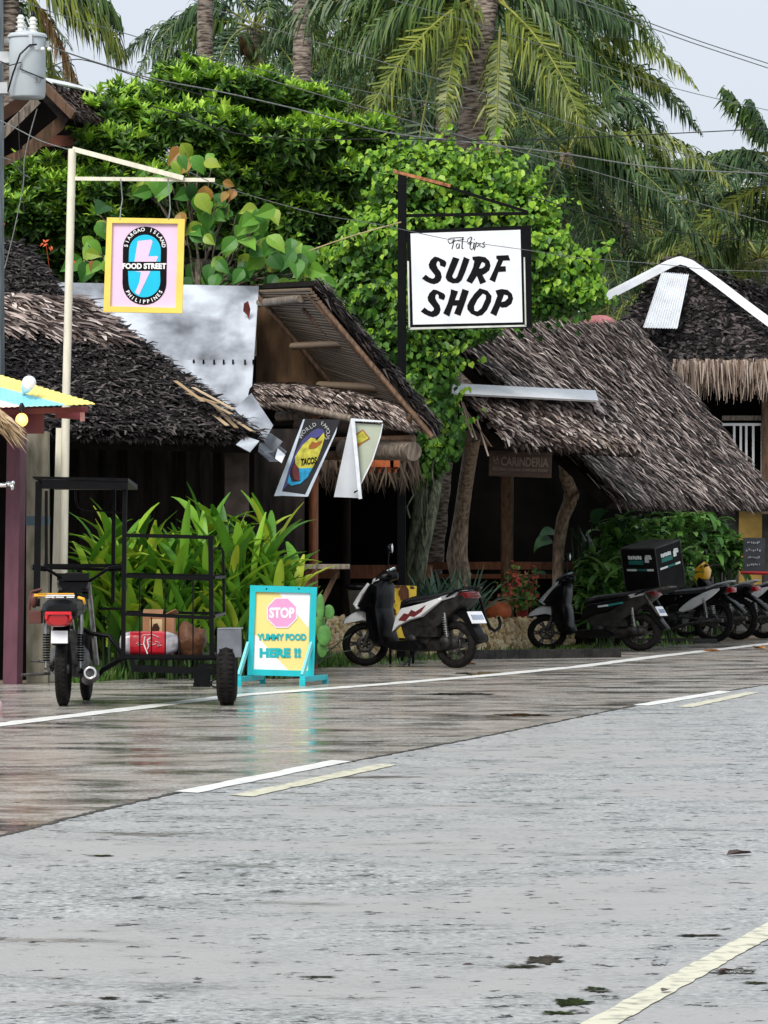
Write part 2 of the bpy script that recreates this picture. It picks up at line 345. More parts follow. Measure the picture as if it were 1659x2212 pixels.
# painted lines
def strip(mb, pts, w_, z, rag=0.0):
    out = []
    for i, p in enumerate(pts):
        d = (pts[min(i + 1, len(pts) - 1)] - pts[max(i - 1, 0)]).normalized(); s_ = V((-d.y, d.x, 0))
        out.append((p + s_ * (w_ / 2 + ru(-rag, rag)), p - s_ * (w_ / 2 + ru(-rag, rag))))
    vs = [V((q.x, q.y, z)) for pr in out for q in pr]
    mb.add(vs, [(2 * i, 2 * i + 1, 2 * i + 3, 2 * i + 2) for i in range(len(out) - 1)])
def dense(pts, n):
    out = []
    for a, b in zip(pts, pts[1:]):
        for k in range(n): out.append(a.lerp(b, k / n))
    return out + [pts[-1]]
mb = MB(); strip(mb, dense([edge[0] + ext0] + edge + [edge[-1] + ext1], 14), .22, .004, .015); tag(mb.build('road_edge_line', line_white), kind='structure')
for nm, mt, q in (('white_lane_dash', line_white, [(378, 1711), (428, 1714), (757, 1646), (716, 1643)]), ('yellow_lane_dash', line_yellow, [(497, 1719), (545, 1722), (859, 1653), (820, 1651)]),
                  ('white_lane_dash', line_white, [(1366, 1524), (1404, 1525), (1583, 1495), (1553, 1493)]), ('yellow_lane_dash', line_yellow, [(1462, 1527), (1494, 1529), (1640, 1497), (1612, 1496)])):
    a, b, c, d = [G(x, y) for x, y in q]
    mb = MB(); vs = []; K = 16
    for k in range(K + 1):
        t = k / K; vs += [a.lerp(d, t) + V((ru(-.01, .01), 0, .004)), b.lerp(c, t) + V((ru(-.01, .01), 0, .004))]
    mb.add(vs, [(2 * k, 2 * k + 1, 2 * k + 3, 2 * k + 2) for k in range(K)])
    tag(mb.build(nm, mt), kind='structure')
ra, rb = G(1298, 2212), G(1659, 2011); rd = (rb - ra)
mb = MB(); strip(mb, dense([ra - rd * 1.5, ra, rb, rb + rd * 12], 40), .088, .003, .004); tag(mb.build('road_edge_line', line_yellow), kind='structure')
mb = MB(); strip(mb, dense([p for p in joint], 40), .035, .003, .018); tag(mb.build('road_joint', tar), kind='structure')
grass_m = M('grass', (.07, .17, .03), .5, island=.8, icol=[(.03, .09, .015), (.07, .18, .03), (.14, .3, .05), (.2, .2, .06)], trans=.2)
mb = MB()
for i in range(16000):
    t = rnd(); x = ru(150, 760) if rnd() < .8 else ru(760, 1500); yb = 1476 + (x - 100) * (-.061)
    g0 = G(x, yb - ru(-3, 30)); a = ru(0, 6.28); h = ru(.03, .12) * (1.4 if x < 760 else .8); d = V((math.cos(a), math.sin(a), 0)); s_ = V((-d.y, d.x, 0)) * ru(.008, .02)
    g0.z = -.01
    mb.add([g0 - s_, g0 + s_, g0 + d * h * .5 + V((0, 0, h))], [(0, 1, 2)])
tag(mb.build('grass', grass_m), 'short weeds along the shoulder of the road', 'grass', kind='stuff')
# fallen leaves
def fallen(x, y, s_, mt, lab):
    g0 = G(x, y); mb = MB(); a = ru(0, 3)
    pts = [(-1, 0), (-.4, .38), (.3, .42), (1, 0), (.4, -.35), (-.3, -.4)]
    vs = [(g0.x + s_ * (px * math.cos(a) - py * math.sin(a)), g0.y + s_ * (px * math.sin(a) + py * math.cos(a)), .008 + s_ * .5 * abs(py)) for px, py in pts]
    mb.add(vs, [(0, 1, 2, 3), (0, 3, 4, 5)]); o = mb.build('fallen_leaf', mt, loc=(g0.x, g0.y, 0)); tag(o, lab, 'leaf', 'leaves dropped on the road')
brown_leaf = M('wet_brown_leaf', (.07, .03, .02), .3, var=.5); or_leaf = M('wet_orange_leaf', (.5, .22, .06), .3, var=.4)
fallen(1010, 1437, .12, or_leaf, 'orange wet leaf beside the rear tyre of the white scooter')
fallen(1335 / 2.667 + 1037, 1451, .0, or_leaf, '') if False else None
fallen(1538, 1408, .13, or_leaf, 'orange leaf lying on the far edge line')
fallen(1640, 1402, .17, or_leaf, 'pale orange leaf by the road edge at far right')
fallen(1597, 1849, .075, brown_leaf, 'dark curled leaf alone on the grey asphalt at right')
fallen(1438, 2146, .03, brown_leaf, 'small dark leaf near the yellow line in the foreground')
fallen(1568, 2103, .03, brown_leaf, 'dark leaf tucked just past the yellow foreground line')
fallen(1012, 2090, .02, brown_leaf, 'tiny dark leaf left of the green puddle')

# standing water in the foreground
water_m = M('puddle_water', (.03, .032, .02), .02, var=.1, spec=.5, bump=.04, bscale=7)
def puddle(x, y, rx, ry, seed):
    random.seed(seed); n = 46; pts = []
    for k in range(n):
        a = 2 * math.pi * k / n; r_ = .7 + .45 * mnoise.noise(V((math.cos(a) * 5, math.sin(a) * 5, seed + 9))) + .5 * mnoise.noise(V((math.cos(a) * 1.7, math.sin(a) * 1.7, seed))) + ru(-.1, .1); g = G(x + rx * r_ * math.cos(a), y + ry * r_ * math.sin(a)); pts.append((g.x, g.y))
    mb = MB(); mb.poly(pts, z=.0035); tag(mb.build('puddle', water_m), kind='structure')
for k, q in enumerate([(1175, 2076, 55, 10), (1120, 2090, 60, 4), (1235, 2166, 60, 10), (1290, 2140, 45, 6), (1590, 2100, 55, 9), (1425, 2078, 28, 12), (1500, 2022, 60, 3), (1630, 2125, 45, 3), (1200, 2190, 50, 5), (235, 2158, 34, 3), (690, 2112, 60, 2), (220, 1700 + 150, 40, 2), (1130, 1545, 80, 3), (1000, 1500, 110, 3), (1050, 1456, 60, 5)]): puddle(*q, k + 3)
random.seed(21)
# ================================================================ THATCH
def bil(q, a, b): return q[0].lerp(q[1], a).lerp(q[3].lerp(q[2], a), b)
def thatch(mb, q, n, L=.3, wd=.045, ja=.3, lift=.05, rows=0, over=.12, skew=0.0, mi=None):
    """q = eave left, eave right, top right, top left. strips lie down-slope, jittered, ragged at the eave"""
    nrm = (q[1] - q[0]).cross(q[3] - q[0]).normalized()
    if nrm.y > 0: nrm = -nrm
    for i in range(n):
        a = rnd(); b = rnd() ** 1.0
        if rows: b = (math.floor(b * rows) + ru(.0, .35)) / rows
        p = bil(q, a, b); d = (bil(q, a, 0) - bil(q, a, 1)).normalized()
        s_ = d.cross(nrm).normalized()
        an = random.gauss(skew, ja); d2 = (d * math.cos(an) + s_ * math.sin(an)).normalized(); s2 = d2.cross(nrm).normalized()
        l = L * ru(.6, 1.4); w_ = wd * ru(.5, 1.3) / 2
        p0 = p + nrm * ru(0, lift); p1 = p0 + d2 * l + nrm * ru(-.02, .045)
        pm = p0.lerp(p1, .55) + nrm * ru(0, .02)
        mb.add([p0 - s2 * w_, p0 + s2 * w_, pm + s2 * w_ * 1.1, pm - s2 * w_ * 1.1, p1 + s2 * w_ * .35, p1 - s2 * w_ * .35], [(0, 1, 2, 3), (3, 2, 4, 5)], mi=mi)
    for i in range(int(n * over)):
        a = rnd(); p = bil(q, a, ru(0, .03)); d = (bil(q, a, 0) - bil(q, a, 1)).normalized(); s_ = d.cross(nrm).normalized()
        d2 = (d + s_ * random.gauss(skew, ja) + V((0, 0, -ru(0, 1.0)))).normalized(); l = L * ru(.3, 1.1); w_ = wd * ru(.4, 1) / 2
        mb.add([p - s_ * w_, p + s_ * w_, p + d2 * l], [(0, 1, 2)], mi=mi)
def slab_under(mb, q, th=.12, off=.03, mi=None):
    nrm = (q[1] - q[0]).cross(q[3] - q[0]).normalized()
    if nrm.y > 0: nrm = -nrm
    t = [p - nrm * off for p in q]; b = [p - nrm * (off + th) for p in q]
    mb.add(t + b, [(0, 1, 2, 3), (7, 6, 5, 4), (0, 4, 5, 1), (1, 5, 6, 2), (2, 6, 7, 3), (3, 7, 4, 0)], mi=mi)
def roof_part(name, q, mats, parent, n, **k):
    mb = MB(); slab_under(mb, q, mi=1); thatch(mb, q, n, mi=0, **k); return mb.build(name, mats, parent)

# ================================================================ LEFT THATCHED HUT
hut = thing('thatched_hut', 'low hut with a dark thatched roof behind the cream sign pole', 'hut', G(350, 1452))
q1 = [P(-140, 932, 37.2), P(562, 950, 38.6), P(205, 676, 40.7), P(-140, 655, 40.2)]
roof_part('roof', q1, [thatch_dark, thatch_under], hut, 24000, L=.115, wd=.032, ja=.9, lift=.09, over=.2)
q2 = [P(-160, 665, 40.3), P(150, 668, 40.9), P(55, 540, 42.2), P(-160, 500, 42)]
roof_part('upper_roof', q2, [thatch_dark, thatch_under], hut, 7000, L=.115, wd=.032, ja=.9, lift=.09, over=.2)
mb = MB(); thatch(mb, [P(-140, 706, 39.45), P(258, 738, 39.95), P(168, 652, 40.55), P(-140, 636, 40.05)], 2000, L=.26, wd=.04, ja=.35, lift=.08, skew=-.5, over=.1); mb.build('ridge_thatch', thatch_grey, hut)
mb = MB()
for x0, y0, x1, y1 in ((440, 700 + 140 + 100, 0, 0),): pass
for (x0, y0, x1, y1) in ((380, 828, 440, 868), (405, 855, 470, 872), (440, 866, 500, 895), (438, 880, 492, 920), (455, 872, 512, 925), (470, 888, 545, 932), (418, 842, 505, 885)):
    p, q = P(x0, y0, 39.1), P(x1, y1, 38.5); mb.beam(p + V((0, -.1, .02)), q + V((0, -.1, 0)), .045, .006)
mb.build('loose_frond', thatch_tan, hut)
mb = MB(); 
for x in (-120, 60, 160, 262, 320, 392, 470, 540):
    mb.beam(P(x, 1440, 39.3), P(x, 935, 39.3), .09, .09)
mb.build('post', wood_dark, hut)
mb = MB(); mb.box((P(200, 1100, 39.9)[0], 39.9, 1.2), (4.4, .05, 2.6))
for k in range(13):
    x = P(-120 + k * 52, 1100, 39.85)[0]; mb.box((x, 39.86, 1.2), (.2, .02, 2.5))
mb.build('wall', M('dark_boards', (.02, .014, .012), .8, var=.6, scale=3, stretch=(5, 5, 1)), hut)
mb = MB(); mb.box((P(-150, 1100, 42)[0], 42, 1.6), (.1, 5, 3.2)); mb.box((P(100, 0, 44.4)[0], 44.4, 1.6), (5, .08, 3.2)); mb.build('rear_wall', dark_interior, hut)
mb = MB(); p = P(512, 0, 39)[0]; mb.box((P(512, 1045, 38.9)[0], 38.9, P(512, 1010, 38.9)[2]), (.24, .16, 1.0)); mb.build('pilaster', M('faded_board', (.045, .032, .026), .8, var=.4), hut)

# ================================================================ BAMBOO BUILDING WITH METAL ROOF
galv = bpy.data.materials.new('galvanised_sheet'); galv.use_nodes = True
def galv_nodes(m):
    n = m.node_tree; b = n.nodes['Principled BSDF']; L = n.links.new
    tc = n.nodes.new('ShaderNodeTexCoord'); mp = n.nodes.new('ShaderNodeMapping'); mp.inputs['Scale'].default_value = (.9, .9, .45); L(tc.outputs['Object'], mp.inputs['Vector'])
    n1 = n.nodes.new('ShaderNodeTexNoise'); n1.inputs['Scale'].default_value = 2.2; n1.inputs['Detail'].default_value = 5; n1.inputs['Distortion'].default_value = .15; L(mp.outputs[0], n1.inputs['Vector'])
    r = n.nodes.new('ShaderNodeValToRGB'); L(n1.outputs['Fac'], r.inputs['Fac']); e = r.color_ramp.elements
    e[0].position = .32; e[0].color = (.13, .14, .155, 1); e[1].position = .64; e[1].color = (.66, .7, .75, 1); x = e.new(.48); x.color = (.38, .4, .44, 1)
    n2 = n.nodes.new('ShaderNodeTexNoise'); n2.inputs['Scale'].default_value = 1.1; n2.inputs['Detail'].default_value = 6; L(tc.outputs['Object'], n2.inputs['Vector'])
    r2 = n.nodes.new('ShaderNodeValToRGB'); L(n2.outputs['Fac'], r2.inputs['Fac']); r2.color_ramp.elements[0].position = .70; r2.color_ramp.elements[1].position = .74
    mi = n.nodes.new('ShaderNodeMix'); mi.data_type = 'RGBA'; L(r2.outputs['Color'], mi.inputs[0]); L(r.outputs['Color'], mi.inputs[6]); mi.inputs[7].default_value = (.2, .05, .02, 1)
    L(mi.outputs[2], b.inputs['Base Color']); b.inputs['Metallic'].default_value = .35; b.inputs['Roughness'].default_value = .5
    bp = n.nodes.new('ShaderNodeBump'); bp.inputs['Strength'].default_value = .25; bp.inputs['Distance'].default_value = .05; L(n1.outputs['Fac'], bp.inputs['Height']); L(bp.outputs[0], b.inputs['Normal'])
galv_nodes(galv)
white_sheet = M('white_roofing', (.84, .86, .88), .45, var=.07, scale=3)
house = thing('bamboo_house', 'bamboo eatery with a galvanised sheet roof and an open slatted gable', 'house', G(700, 1430))
mb = MB()
A_, B_, C_, D_ = P(540, 905, 41.2), P(548, 782, 42.0), P(559, 618, 43.1), P(120, 610, 43.1)
E_ = P(300, 782, 42.0)
K = 24
def wav(a, b, t, amp): p = a.lerp(b, t); return p + V((0, -amp * (math.sin(t * 37) * .4 + math.sin(t * 11 + 1) * .6), 0))
top = [wav(D_, C_, k / K, .015) for k in range(K + 1)]; mid = [wav(P(110, 782, 42.0), B_, k / K, .02) for k in range(K + 1)]
mid2 = [p + V((0, -.02, .02)) for p in mid]; bot = [wav(P(110, 900, 41.2), A_, k / K, .03) for k in range(K + 1)]
for up_, lo_ in ((top, mid), (mid2, bot)):
    mb.add(lo_ + up_, [(k, k + 1, K + 1 + k + 1, K + 1 + k) for k in range(K)], True)
    mb.add([p + V((0, .02, -.015)) for p in lo_ + up_], [(K + 1 + k, K + 1 + k + 1, k + 1, k) for k in range(K)], True)
rs = mb.build('roof_sheet', galv, house)
mb = MB(); mb.tube([p + V((0, -.035, -.005)) for p in mid], .007, 5); mb.build('seam', steel, rs)
mb = MB(); mb.poly([(527, 655), (536, 650), (541, 668), (538, 690), (533, 680), (525, 672)], f=lambda x, y, z: P(x, y, 42.6)); mb.poly([(531, 700), (536, 698), (535, 720), (532, 715)], f=lambda x, y, z: P(x, y, 42.4)) if False else None; mb.build('rust_stain', M('red_rust', (.16, .03, .02), .8, var=.5), rs)
mb = MB()
for k in range(7):
    p = P(417 + k * 22 + ru(-3, 3), 780, 41.93); mb.ell(p, (.012, .014, .02), 8, 5); mb.box(p + V((0, .0, -.02)), (.02, .02, .03))
mb.build('bolt', black_metal, rs)
mb = MB()
for a, b, w_ in (((350, 775, 41.9), (600, 985, 38.8), .2), ((470, 880, 40.2), (590, 965, 38.7), .22)):
    p, q = P(*a), P(*b); s_ = (q - p).cross(V((0, -1, .4))).normalized() * w_ / 2; n_ = V((0, -.03, .03))
    mb.add([p - s_, p + n_ * 0 - V((0, -.04, .05)), p + s_, q - s_, q - V((0, -.04, .05)), q + s_], [(0, 1, 4, 3), (1, 2, 5, 4)]); 
mb.quad(P(505, 885, 38.9), P(543, 850, 39.2), P(590, 920, 38.8), P(568, 960, 38.6)); mb.quad(P(510, 960, 38.3), P(540, 976, 38.2), P(560, 952, 38.4), P(530, 942, 38.5)); mb.quad(P(594, 990, 38.5), P(608, 1000, 38.45), P(616, 982, 38.5), P(600, 968, 38.6))
g_ = mb.build('valley_gutter', galv, house); sd = g_.modifiers.new('th', 'SOLIDIFY'); sd.thickness = .008
# right-hand slope seen from below
RT = [P(556, 628, 43.2), P(668, 622, 40.3), P(922, 935, 39.2), P(722, 850, 43.4)]   # top back, top front, low front, low back
mb = MB(); up_n = (RT[1] - RT[0]).cross(RT[3] - RT[0]).normalized()
if up_n.z < 0: up_n = -up_n
NS = 46
for k in range(NS):
    t = (k + .5) / NS; a = RT[0].lerp(RT[3], t); b = RT[1].lerp(RT[2], t); mb.tube([a + V((0, 0, ru(0, .01))), b], .019, 6)
mb.build('slat', bamboo, house)
mb = MB(); mb.add([p + up_n * .04 for p in RT] + [p + up_n * .14 for p in RT], [(0, 1, 2, 3), (7, 6, 5, 4), (0, 4, 5, 1), (1, 5, 6, 2), (2, 6, 7, 3), (3, 7, 4, 0)], mi=1)
ed = [RT[1] + up_n * .1, RT[2] + up_n * .1]
thatch(mb, [RT[2] + up_n * .15, RT[3] + up_n * .15, RT[0] + up_n * .15, RT[1] + up_n * .15], 2500, L=.2, wd=.05, ja=.5, lift=.06, mi=0)
for i in range(900):
    t = rnd(); p = ed[0].lerp(ed[1], t) + V((ru(-.03, .05), ru(-.1, .1), ru(-.05, .08))); d = ((ed[1] - ed[0]).normalized() + V((ru(-.2, .3), ru(-.5, .3), ru(-.5, .5)))).normalized() * ru(.1, .25); s_ = V((0, 0, 1)).cross(d).normalized() * .015
    mb.add([p - s_, p + s_, p + d], [(0, 1, 2)], mi=0)
mb.build('side_roof', [thatch_dark, thatch_under], house)
def pole(parent, pts, r, mat, name='beam', n=8):
    mb = MB(); mb.tube(pts, r, n); return mb.build(name, mat, parent)
for a, b, r_ in (((562, 645, 42.6), (745, 862, 42.3), .03), ((665, 636, 40.5), (912, 925, 39.3), .026), ((690, 655, 40.0), (935, 945, 39.1), .03), ((655, 668, 41.2), (852, 870, 40.6), .028)):
    pole(house, [P(*a), P(*b)], r_, wood_brown, 'rafter')
for a, b, r_, m_ in (((560, 655, 42.9), (650, 645, 40.9), .045, wood_grey), ((632, 748, 42.0), (742, 742, 40.6), .04, bamboo), ((690, 832, 41.8), (820, 838, 40.3), .045, bamboo), ((590, 868, 40.4), (760, 905, 39.6), .04, wood_grey), ((600, 900, 40.6), (690, 893, 40.2), .05, wood_grey),
                     ((745, 900, 40.2), (892, 905, 39.3), .045, wood_brown), ((600, 958, 41.0), (895, 950, 40.2), .05, wood_brown), ((600, 985, 41), (770, 983, 40.6), .05, wood_brown), ((640, 925, 41.5), (890, 930, 41), .1, wood_dark)):
    pole(house, [P(*a), P(*b)], r_, m_, 'beam')
pole(house, [P(742, 970, 40.6), P(820, 972, 40.1), P(893, 975, 39.5)], [.1, .11, .1], wood_grey, 'log', 14)
mb = MB(); mb.quad(P(552, 870, 43.3), P(735, 900, 43.3), P(735, 858, 43.4), P(556, 632, 43.4)); mb.build('wall', plywood, house)
# rolled thatch awning
mb = MB(); qa = [P(565, 872, 40.0), P(905, 915, 39.3), P(850, 868, 40.2), P(548, 835, 40.9)]
mb.tube([P(548, 852, 40.6), P(640, 858, 40.3), P(760, 876, 39.9), P(860, 898, 39.5), P(900, 908, 39.35)], [.1, .13, .13, .1, .05], 10, mi=1)
for i in range(3200):
    t = rnd(); c = [P(548, 852, 40.6), P(640, 858, 40.3), P(760, 876, 39.9), P(860, 898, 39.5), P(900, 908, 39.35)]; rr = [.1, .13, .13, .1, .05]
    k = min(3, int(t * 4)); f_ = t * 4 - k; p = c[k].lerp(c[k + 1], f_); r_ = rr[k] + (rr[k + 1] - rr[k]) * f_ + .015; a = ru(-.6, 3.6)
    o = V((0, -math.sin(a) * 1, math.cos(a))) * r_; d = (c[k + 1] - c[k]).normalized() * .8 + V((0, -math.cos(a) * .5, -math.sin(a) * .6)); d = d.normalized() * ru(.05, .14); s_ = o.normalized().cross(d).normalized() * .014
    mb.add([p + o - s_, p + o + s_, p + o * 1.08 + d], [(0, 1, 2)], mi=0)
mb.build('awning', [thatch_grey, thatch_under], house)
# thatch fringe and terracotta tiles below the log
mb = MB()
for i in range(700):
    x = ru(600, 900); y = 985 + (ru(-8, 12)); p = P(x, y, ru(41.3, 42.2)); d = V((ru(-.5, .5), ru(-.3, .1), -1)).normalized() * ru(.15, .42); s_ = V((.02, 0, .005))
    mb.add([p - s_, p + s_, p + d + V((0, 0, 0))], [(0, 1, 2)])
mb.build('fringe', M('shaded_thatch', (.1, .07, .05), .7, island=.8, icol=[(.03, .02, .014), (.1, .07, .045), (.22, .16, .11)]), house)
terra = M('terracotta', (.5, .13, .045), .5, var=.3, scale=8)
mb = MB()
for k, x in enumerate((798, 819, 840, 853)):
    mb.lathe([(.05, -.06), (.055, .06)], P(x, 1000 + (k % 2) * 4, 40.9), 'Y', 12); mb.box(P(x, 1000, 40.9), (.1, .14, .09)); mb.lathe([(.02, -.03), (.02, .03)], P(x, 1015, 40.9), 'Z', 8)
mb.build('ridge_tile', terra, house)
for x, d in ((676, 40.2), (745, 44)):
    pole(house, [P(x, 1470 if d < 41 else 1430, d), P(x + 2, 900, d)], .05 if d < 41 else .06, wood_red if d < 41 else wood_dark, 'post', 10)
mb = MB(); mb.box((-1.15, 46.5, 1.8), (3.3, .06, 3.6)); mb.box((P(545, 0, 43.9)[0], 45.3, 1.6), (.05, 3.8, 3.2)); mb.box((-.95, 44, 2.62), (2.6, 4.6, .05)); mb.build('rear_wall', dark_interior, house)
mb = MB(); mb.box(P(780, 1235, 45.4), (1.7, .1, .16)); mb.box(P(780, 1300, 45.5), (1.7, .1, .4), mi=1); mb.build('counter', [wood_red, wood_dark], house)
# bench / table board
t_ = thing('wooden_table', 'rough plank table with a diagonal brace behind the STOP board', 'table', G(705, 1448))
mb = MB(); mb.box(P(700, 1224, 38.6), (.52, .42, .05)); mb.build('table_top', wood_grey, t_, bevel=.006)
mb = MB(); mb.box((P(668, 0, 38.7)[0], 38.7, .53), (.07, .3, 1.0)); mb.build('leg', wood_red, t_)
mb = MB(); mb.beam(P(672, 1350, 38.6), P(730, 1232, 38.6), .05, .05); mb.build('brace', wood_brown, t_)

# ================================================================ RIGHT THATCHED RESTAURANT
rest = thing('restaurant_hut', 'open-fronted restaurant under a big weathered grey-brown thatched roof', 'hut', G(1200, 1400))
q3 = [P(1326, 1080, 46.6), P(1672, 1088, 53.2), P(1352, 700, 53.8), P(925, 702, 47.2)]
roof_part('roof', q3, [thatch_grey, thatch_under], rest, 17000, L=.2, wd=.05, ja=.27, lift=.13, over=.07)
q4 = [P(1086, 950, 44.9), P(1378, 966, 46.4), P(1292, 858, 47.0), P(966, 838, 45.6)]
roof_part('awning', q4, [thatch_grey, thatch_under], rest, 4200, L=.2, wd=.05, ja=.27, lift=.09, over=.12)
mb = MB(); thatch(mb, [P(1092, 956, 44.95), P(1365, 968, 46.2), P(1348, 962, 46.3), P(1080, 946, 45.1)], 160, L=.16, wd=.03, ja=.2, lift=.1, over=.1); 
for x0, y0, x1, y1 in ((1000, 868, 1030, 950), (985, 860, 1022, 945), (1010, 890, 1062, 965), (1030, 905, 1055, 985), (995, 862, 1018, 935)): mb.beam(P(x0, y0, 45.2), P(x1, y1, 44.8), .02, .004)
mb.build('eave_thatch', thatch_pale, rest)
mb = MB(); a, b, c, d = P(962, 827, 45.4), P(1286, 843, 46.6), P(1293, 865, 46.2), P(975, 849, 44.95)
mb.add([a, b, c, d] + [p + V((0, .05, -.02)) for p in (a, b, c, d)], [(0, 3, 2, 1), (4, 5, 6, 7), (3, 7, 6, 2), (0, 1, 5, 4)]); mb.build('ridge_flashing', white_sheet, rest)
def crooked(pts, rs_, mat, name='post'):
    mb = MB(); mb.tube([P(*p) for p in pts], rs_, 14, squash=1.0)
    return mb.build(name, mat, rest)
crooked([(996, 1300, 47.4), (994, 1240, 47.4), (987, 1205, 47.4), (989, 1180, 47.4), (996, 1120, 47.3), (1004, 1060, 47), (1013, 1000, 46.5), (1022, 940, 45.8)], [.12, .13, .135, .12, .095, .09, .09, .1], pale_trunk)
mb = MB(); mb.tube([P(1000, 1270, 47.1), P(1005, 1240, 47.1), P(1004, 1215, 47.15)], [.05, .075, .03], 10); mb.build('knot', pale_trunk, rest)
crooked([(1096, 1370, 49.8), (1095, 1180, 49.8), (1096, 1050, 49.5), (1095, 965, 49)], [.085, .08, .08, .08], wood_brown)
crooked([(1200, 1380, 50.3), (1205, 1280, 50.3), (1206, 1200, 50.3), (1208, 1170, 50.3), (1216, 1120, 50.2), (1231, 1085, 50.1), (1233, 1060, 50), (1222, 1030, 49.8), (1219, 975, 49.5)], [.08, .08, .075, .08, .085, .09, .09, .08, .08], pale_trunk)
mb = MB(); mb.tube([P(1232, 1083, 50), P(1244, 1072, 49.95), P(1247, 1065, 49.9)], [.05, .045, .03], 10); mb.build('knot', pale_trunk, rest)
pole(rest, [P(975, 955, 46.4), P(1235, 975, 46.8)], .06, wood_dark, 'beam'); pole(rest, [P(955, 935, 46.2), P(1080, 955, 46.4)], .07, wood_brown, 'beam')
pole(rest, [P(1512, 1330, 58), P(1512, 1080, 58)], .05, wood_red, 'post'); pole(rest, [P(1552, 1300, 58.2), P(1552, 1080, 58.2)], .05, wood_dark, 'post')
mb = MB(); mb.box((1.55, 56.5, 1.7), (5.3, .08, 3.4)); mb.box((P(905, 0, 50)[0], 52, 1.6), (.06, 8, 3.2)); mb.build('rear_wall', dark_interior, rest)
mb = MB(); mb.box(P(1130, 1222, 50.5), (2.6, .1, .1)); mb.box(P(1130, 1245, 50.5), (2.6, .08, .06)); mb.build('rail', wood_red, rest)
mb = MB(); mb.box((P(1120, 0, 50.7)[0], 50.7, .45), (2.8, .1, .9)); mb.build('low_wall', wood_dark, rest)
# name board
bd = thing('name_board', 'brown wooden restaurant board reading LA CARINDERIA under the awning', 'sign', P(1124, 1030, 45.3))
Fm = frame(P(1124, 1003, 45.3), (1, 0, -.035), (0, 0, 1))
mb = MB(Fm); mb.box((0, 0, 0), (.74, .3, .03)); mb.build('board', M('sign_board_wood', (.045, .024, .014), .6, var=.3, scale=5, stretch=(1, 1, 6), bump=.2), bd, bevel=.004)
lt = M('pale_carved_letters', (.14, .1, .075), .6, var=.2)
mb = MB(); mb.text('CARINDERIA', Fm @ Matrix.Translation((.05, .03, .019)), .12, .006, .0025, fit=(.56, .11)); mb.text('LA', Fm @ Matrix.Translation((-.285, .055, .019)), .07, .006, .002, fit=(.07, .06))
mb.T = Fm; mb.box((-.28, .008, .018), (.06, .008, .006)); mb.T = None
mb.text('PIZZERIA  ITALIAN COMFORT FOOD', Fm @ Matrix.Translation((0, -.065, .019)), .04, .004, .001, fit=(.64, .034)); mb.build('lettering', lt, bd)

# pink dome poking over the thatch
pk = MB(); pk.lathe([(.001, .11), (.1, .1), (.19, .06), (.245, 0), (.24, -.02)], P(1295, 697, 54.5), 'Z', 20)
tag(pk.build('parasol_top', M('pink_cloth', (.75, .28, .27), .6, var=.1), loc=P(1295, 697, 54.5)), 'faded pink parasol top peeping over the thatched ridge', 'parasol')

# ================================================================ FAR HOUSE
fh = thing('balcony_house', 'two-storey house with white ridge caps on a dark thatched hip roof', 'house', G(1590, 1365))
ap = P(1466, 566, 60)
dk = thatch_dark
roof_part('roof', [P(1290, 790, 58.2), P(1700, 790, 58.2), P(1480, 566, 60.2), P(1452, 566, 60.2)], [dk, thatch_under], fh, 9000, L=.15, wd=.05, ja=.9, lift=.08, over=.1)
roof_part('side_roof', [P(1700, 785, 58.3), P(1860, 780, 63), P(1700, 640, 61.5), P(1484, 566, 60.4)], [dk, thatch_under], fh, 2500, L=.15, wd=.05, ja=.9, lift=.08)
def ribbon(mb, pts, w_, nrm=V((0, -.8, .6))):
    vs = []; n_ = nrm.normalized()
    for i, p in enumerate(pts):
        d = (pts[min(i + 1, len(pts) - 1)] - pts[max(i - 1, 0)]).normalized(); s_ = d.cross(n_).normalized() * w_ / 2
        vs += [p + s_, p + n_ * .05, p - s_]
    mb.add(vs, [(3 * i + j, 3 * i + j + 1, 3 * i + j + 4, 3 * i + j + 3) for i in range(len(pts) - 1) for j in (0, 1)])
for pts in ([(1240, 670, 58.2), (1290, 652, 58.6), (1370, 611, 59.2), (1445, 572, 59.7), (1470, 563, 59.8)], [(1464, 562, 59.8), (1490, 570, 59.7), (1550, 613, 59.3), (1622, 668, 58.6), (1705, 730, 57.9)]):
    mb = MB(); ribbon(mb, dense([P(*p) for p in pts], 3), .14); o = mb.build('ridge_cap', white_sheet, fh); s_ = o.modifiers.new('t', 'SOLIDIFY'); s_.thickness = .02
mb = MB(); a, b, c, d = P(1388, 720, 58.3), P(1462, 722, 58.3), P(1487, 605, 59.4), P(1428, 600, 59.4); off = V((0, -.1, .08)); K = 40; vs = []
for t in (0, 1):
    for k in range(K + 1): p = a.lerp(b, k / K).lerp(d.lerp(c, k / K), t) + off; vs.append(p + V((0, -.02 * math.sin(k * 2.1), .012 * math.sin(k * 2.1) * (1 if t else .6))))
mb.add(vs, [(k, k + 1, K + 2 + k, K + 1 + k) for k in range(K)]); o = mb.build('patch_sheet', white_sheet, fh)
mb = MB()
for i in range(950):
    x = ru(1455, 1720); p = P(x, 780 + ru(-6, 8), ru(57.9, 58.6)); d = V((ru(-.16, .16), -.1, -1)) * (.18 + .46 * rnd() ** 2.2); s_ = V((ru(.008, .022), 0, 0)); mb.add([p - s_, p + s_, p + d + s_ * .2, p + d - s_ * .2], [(0, 1, 2, 3)])
mb.build('eave_fringe', thatch_pale, fh)
mb = MB(); mb.box((P(1600, 0, 60)[0], 61.5, 3.2), (3.6, .1, 3)); mb.box((P(1480, 0, 60)[0], 60.4, 2.7), (.1, 2, 2.6)); mb.build('upper_wall', dark_interior, fh)
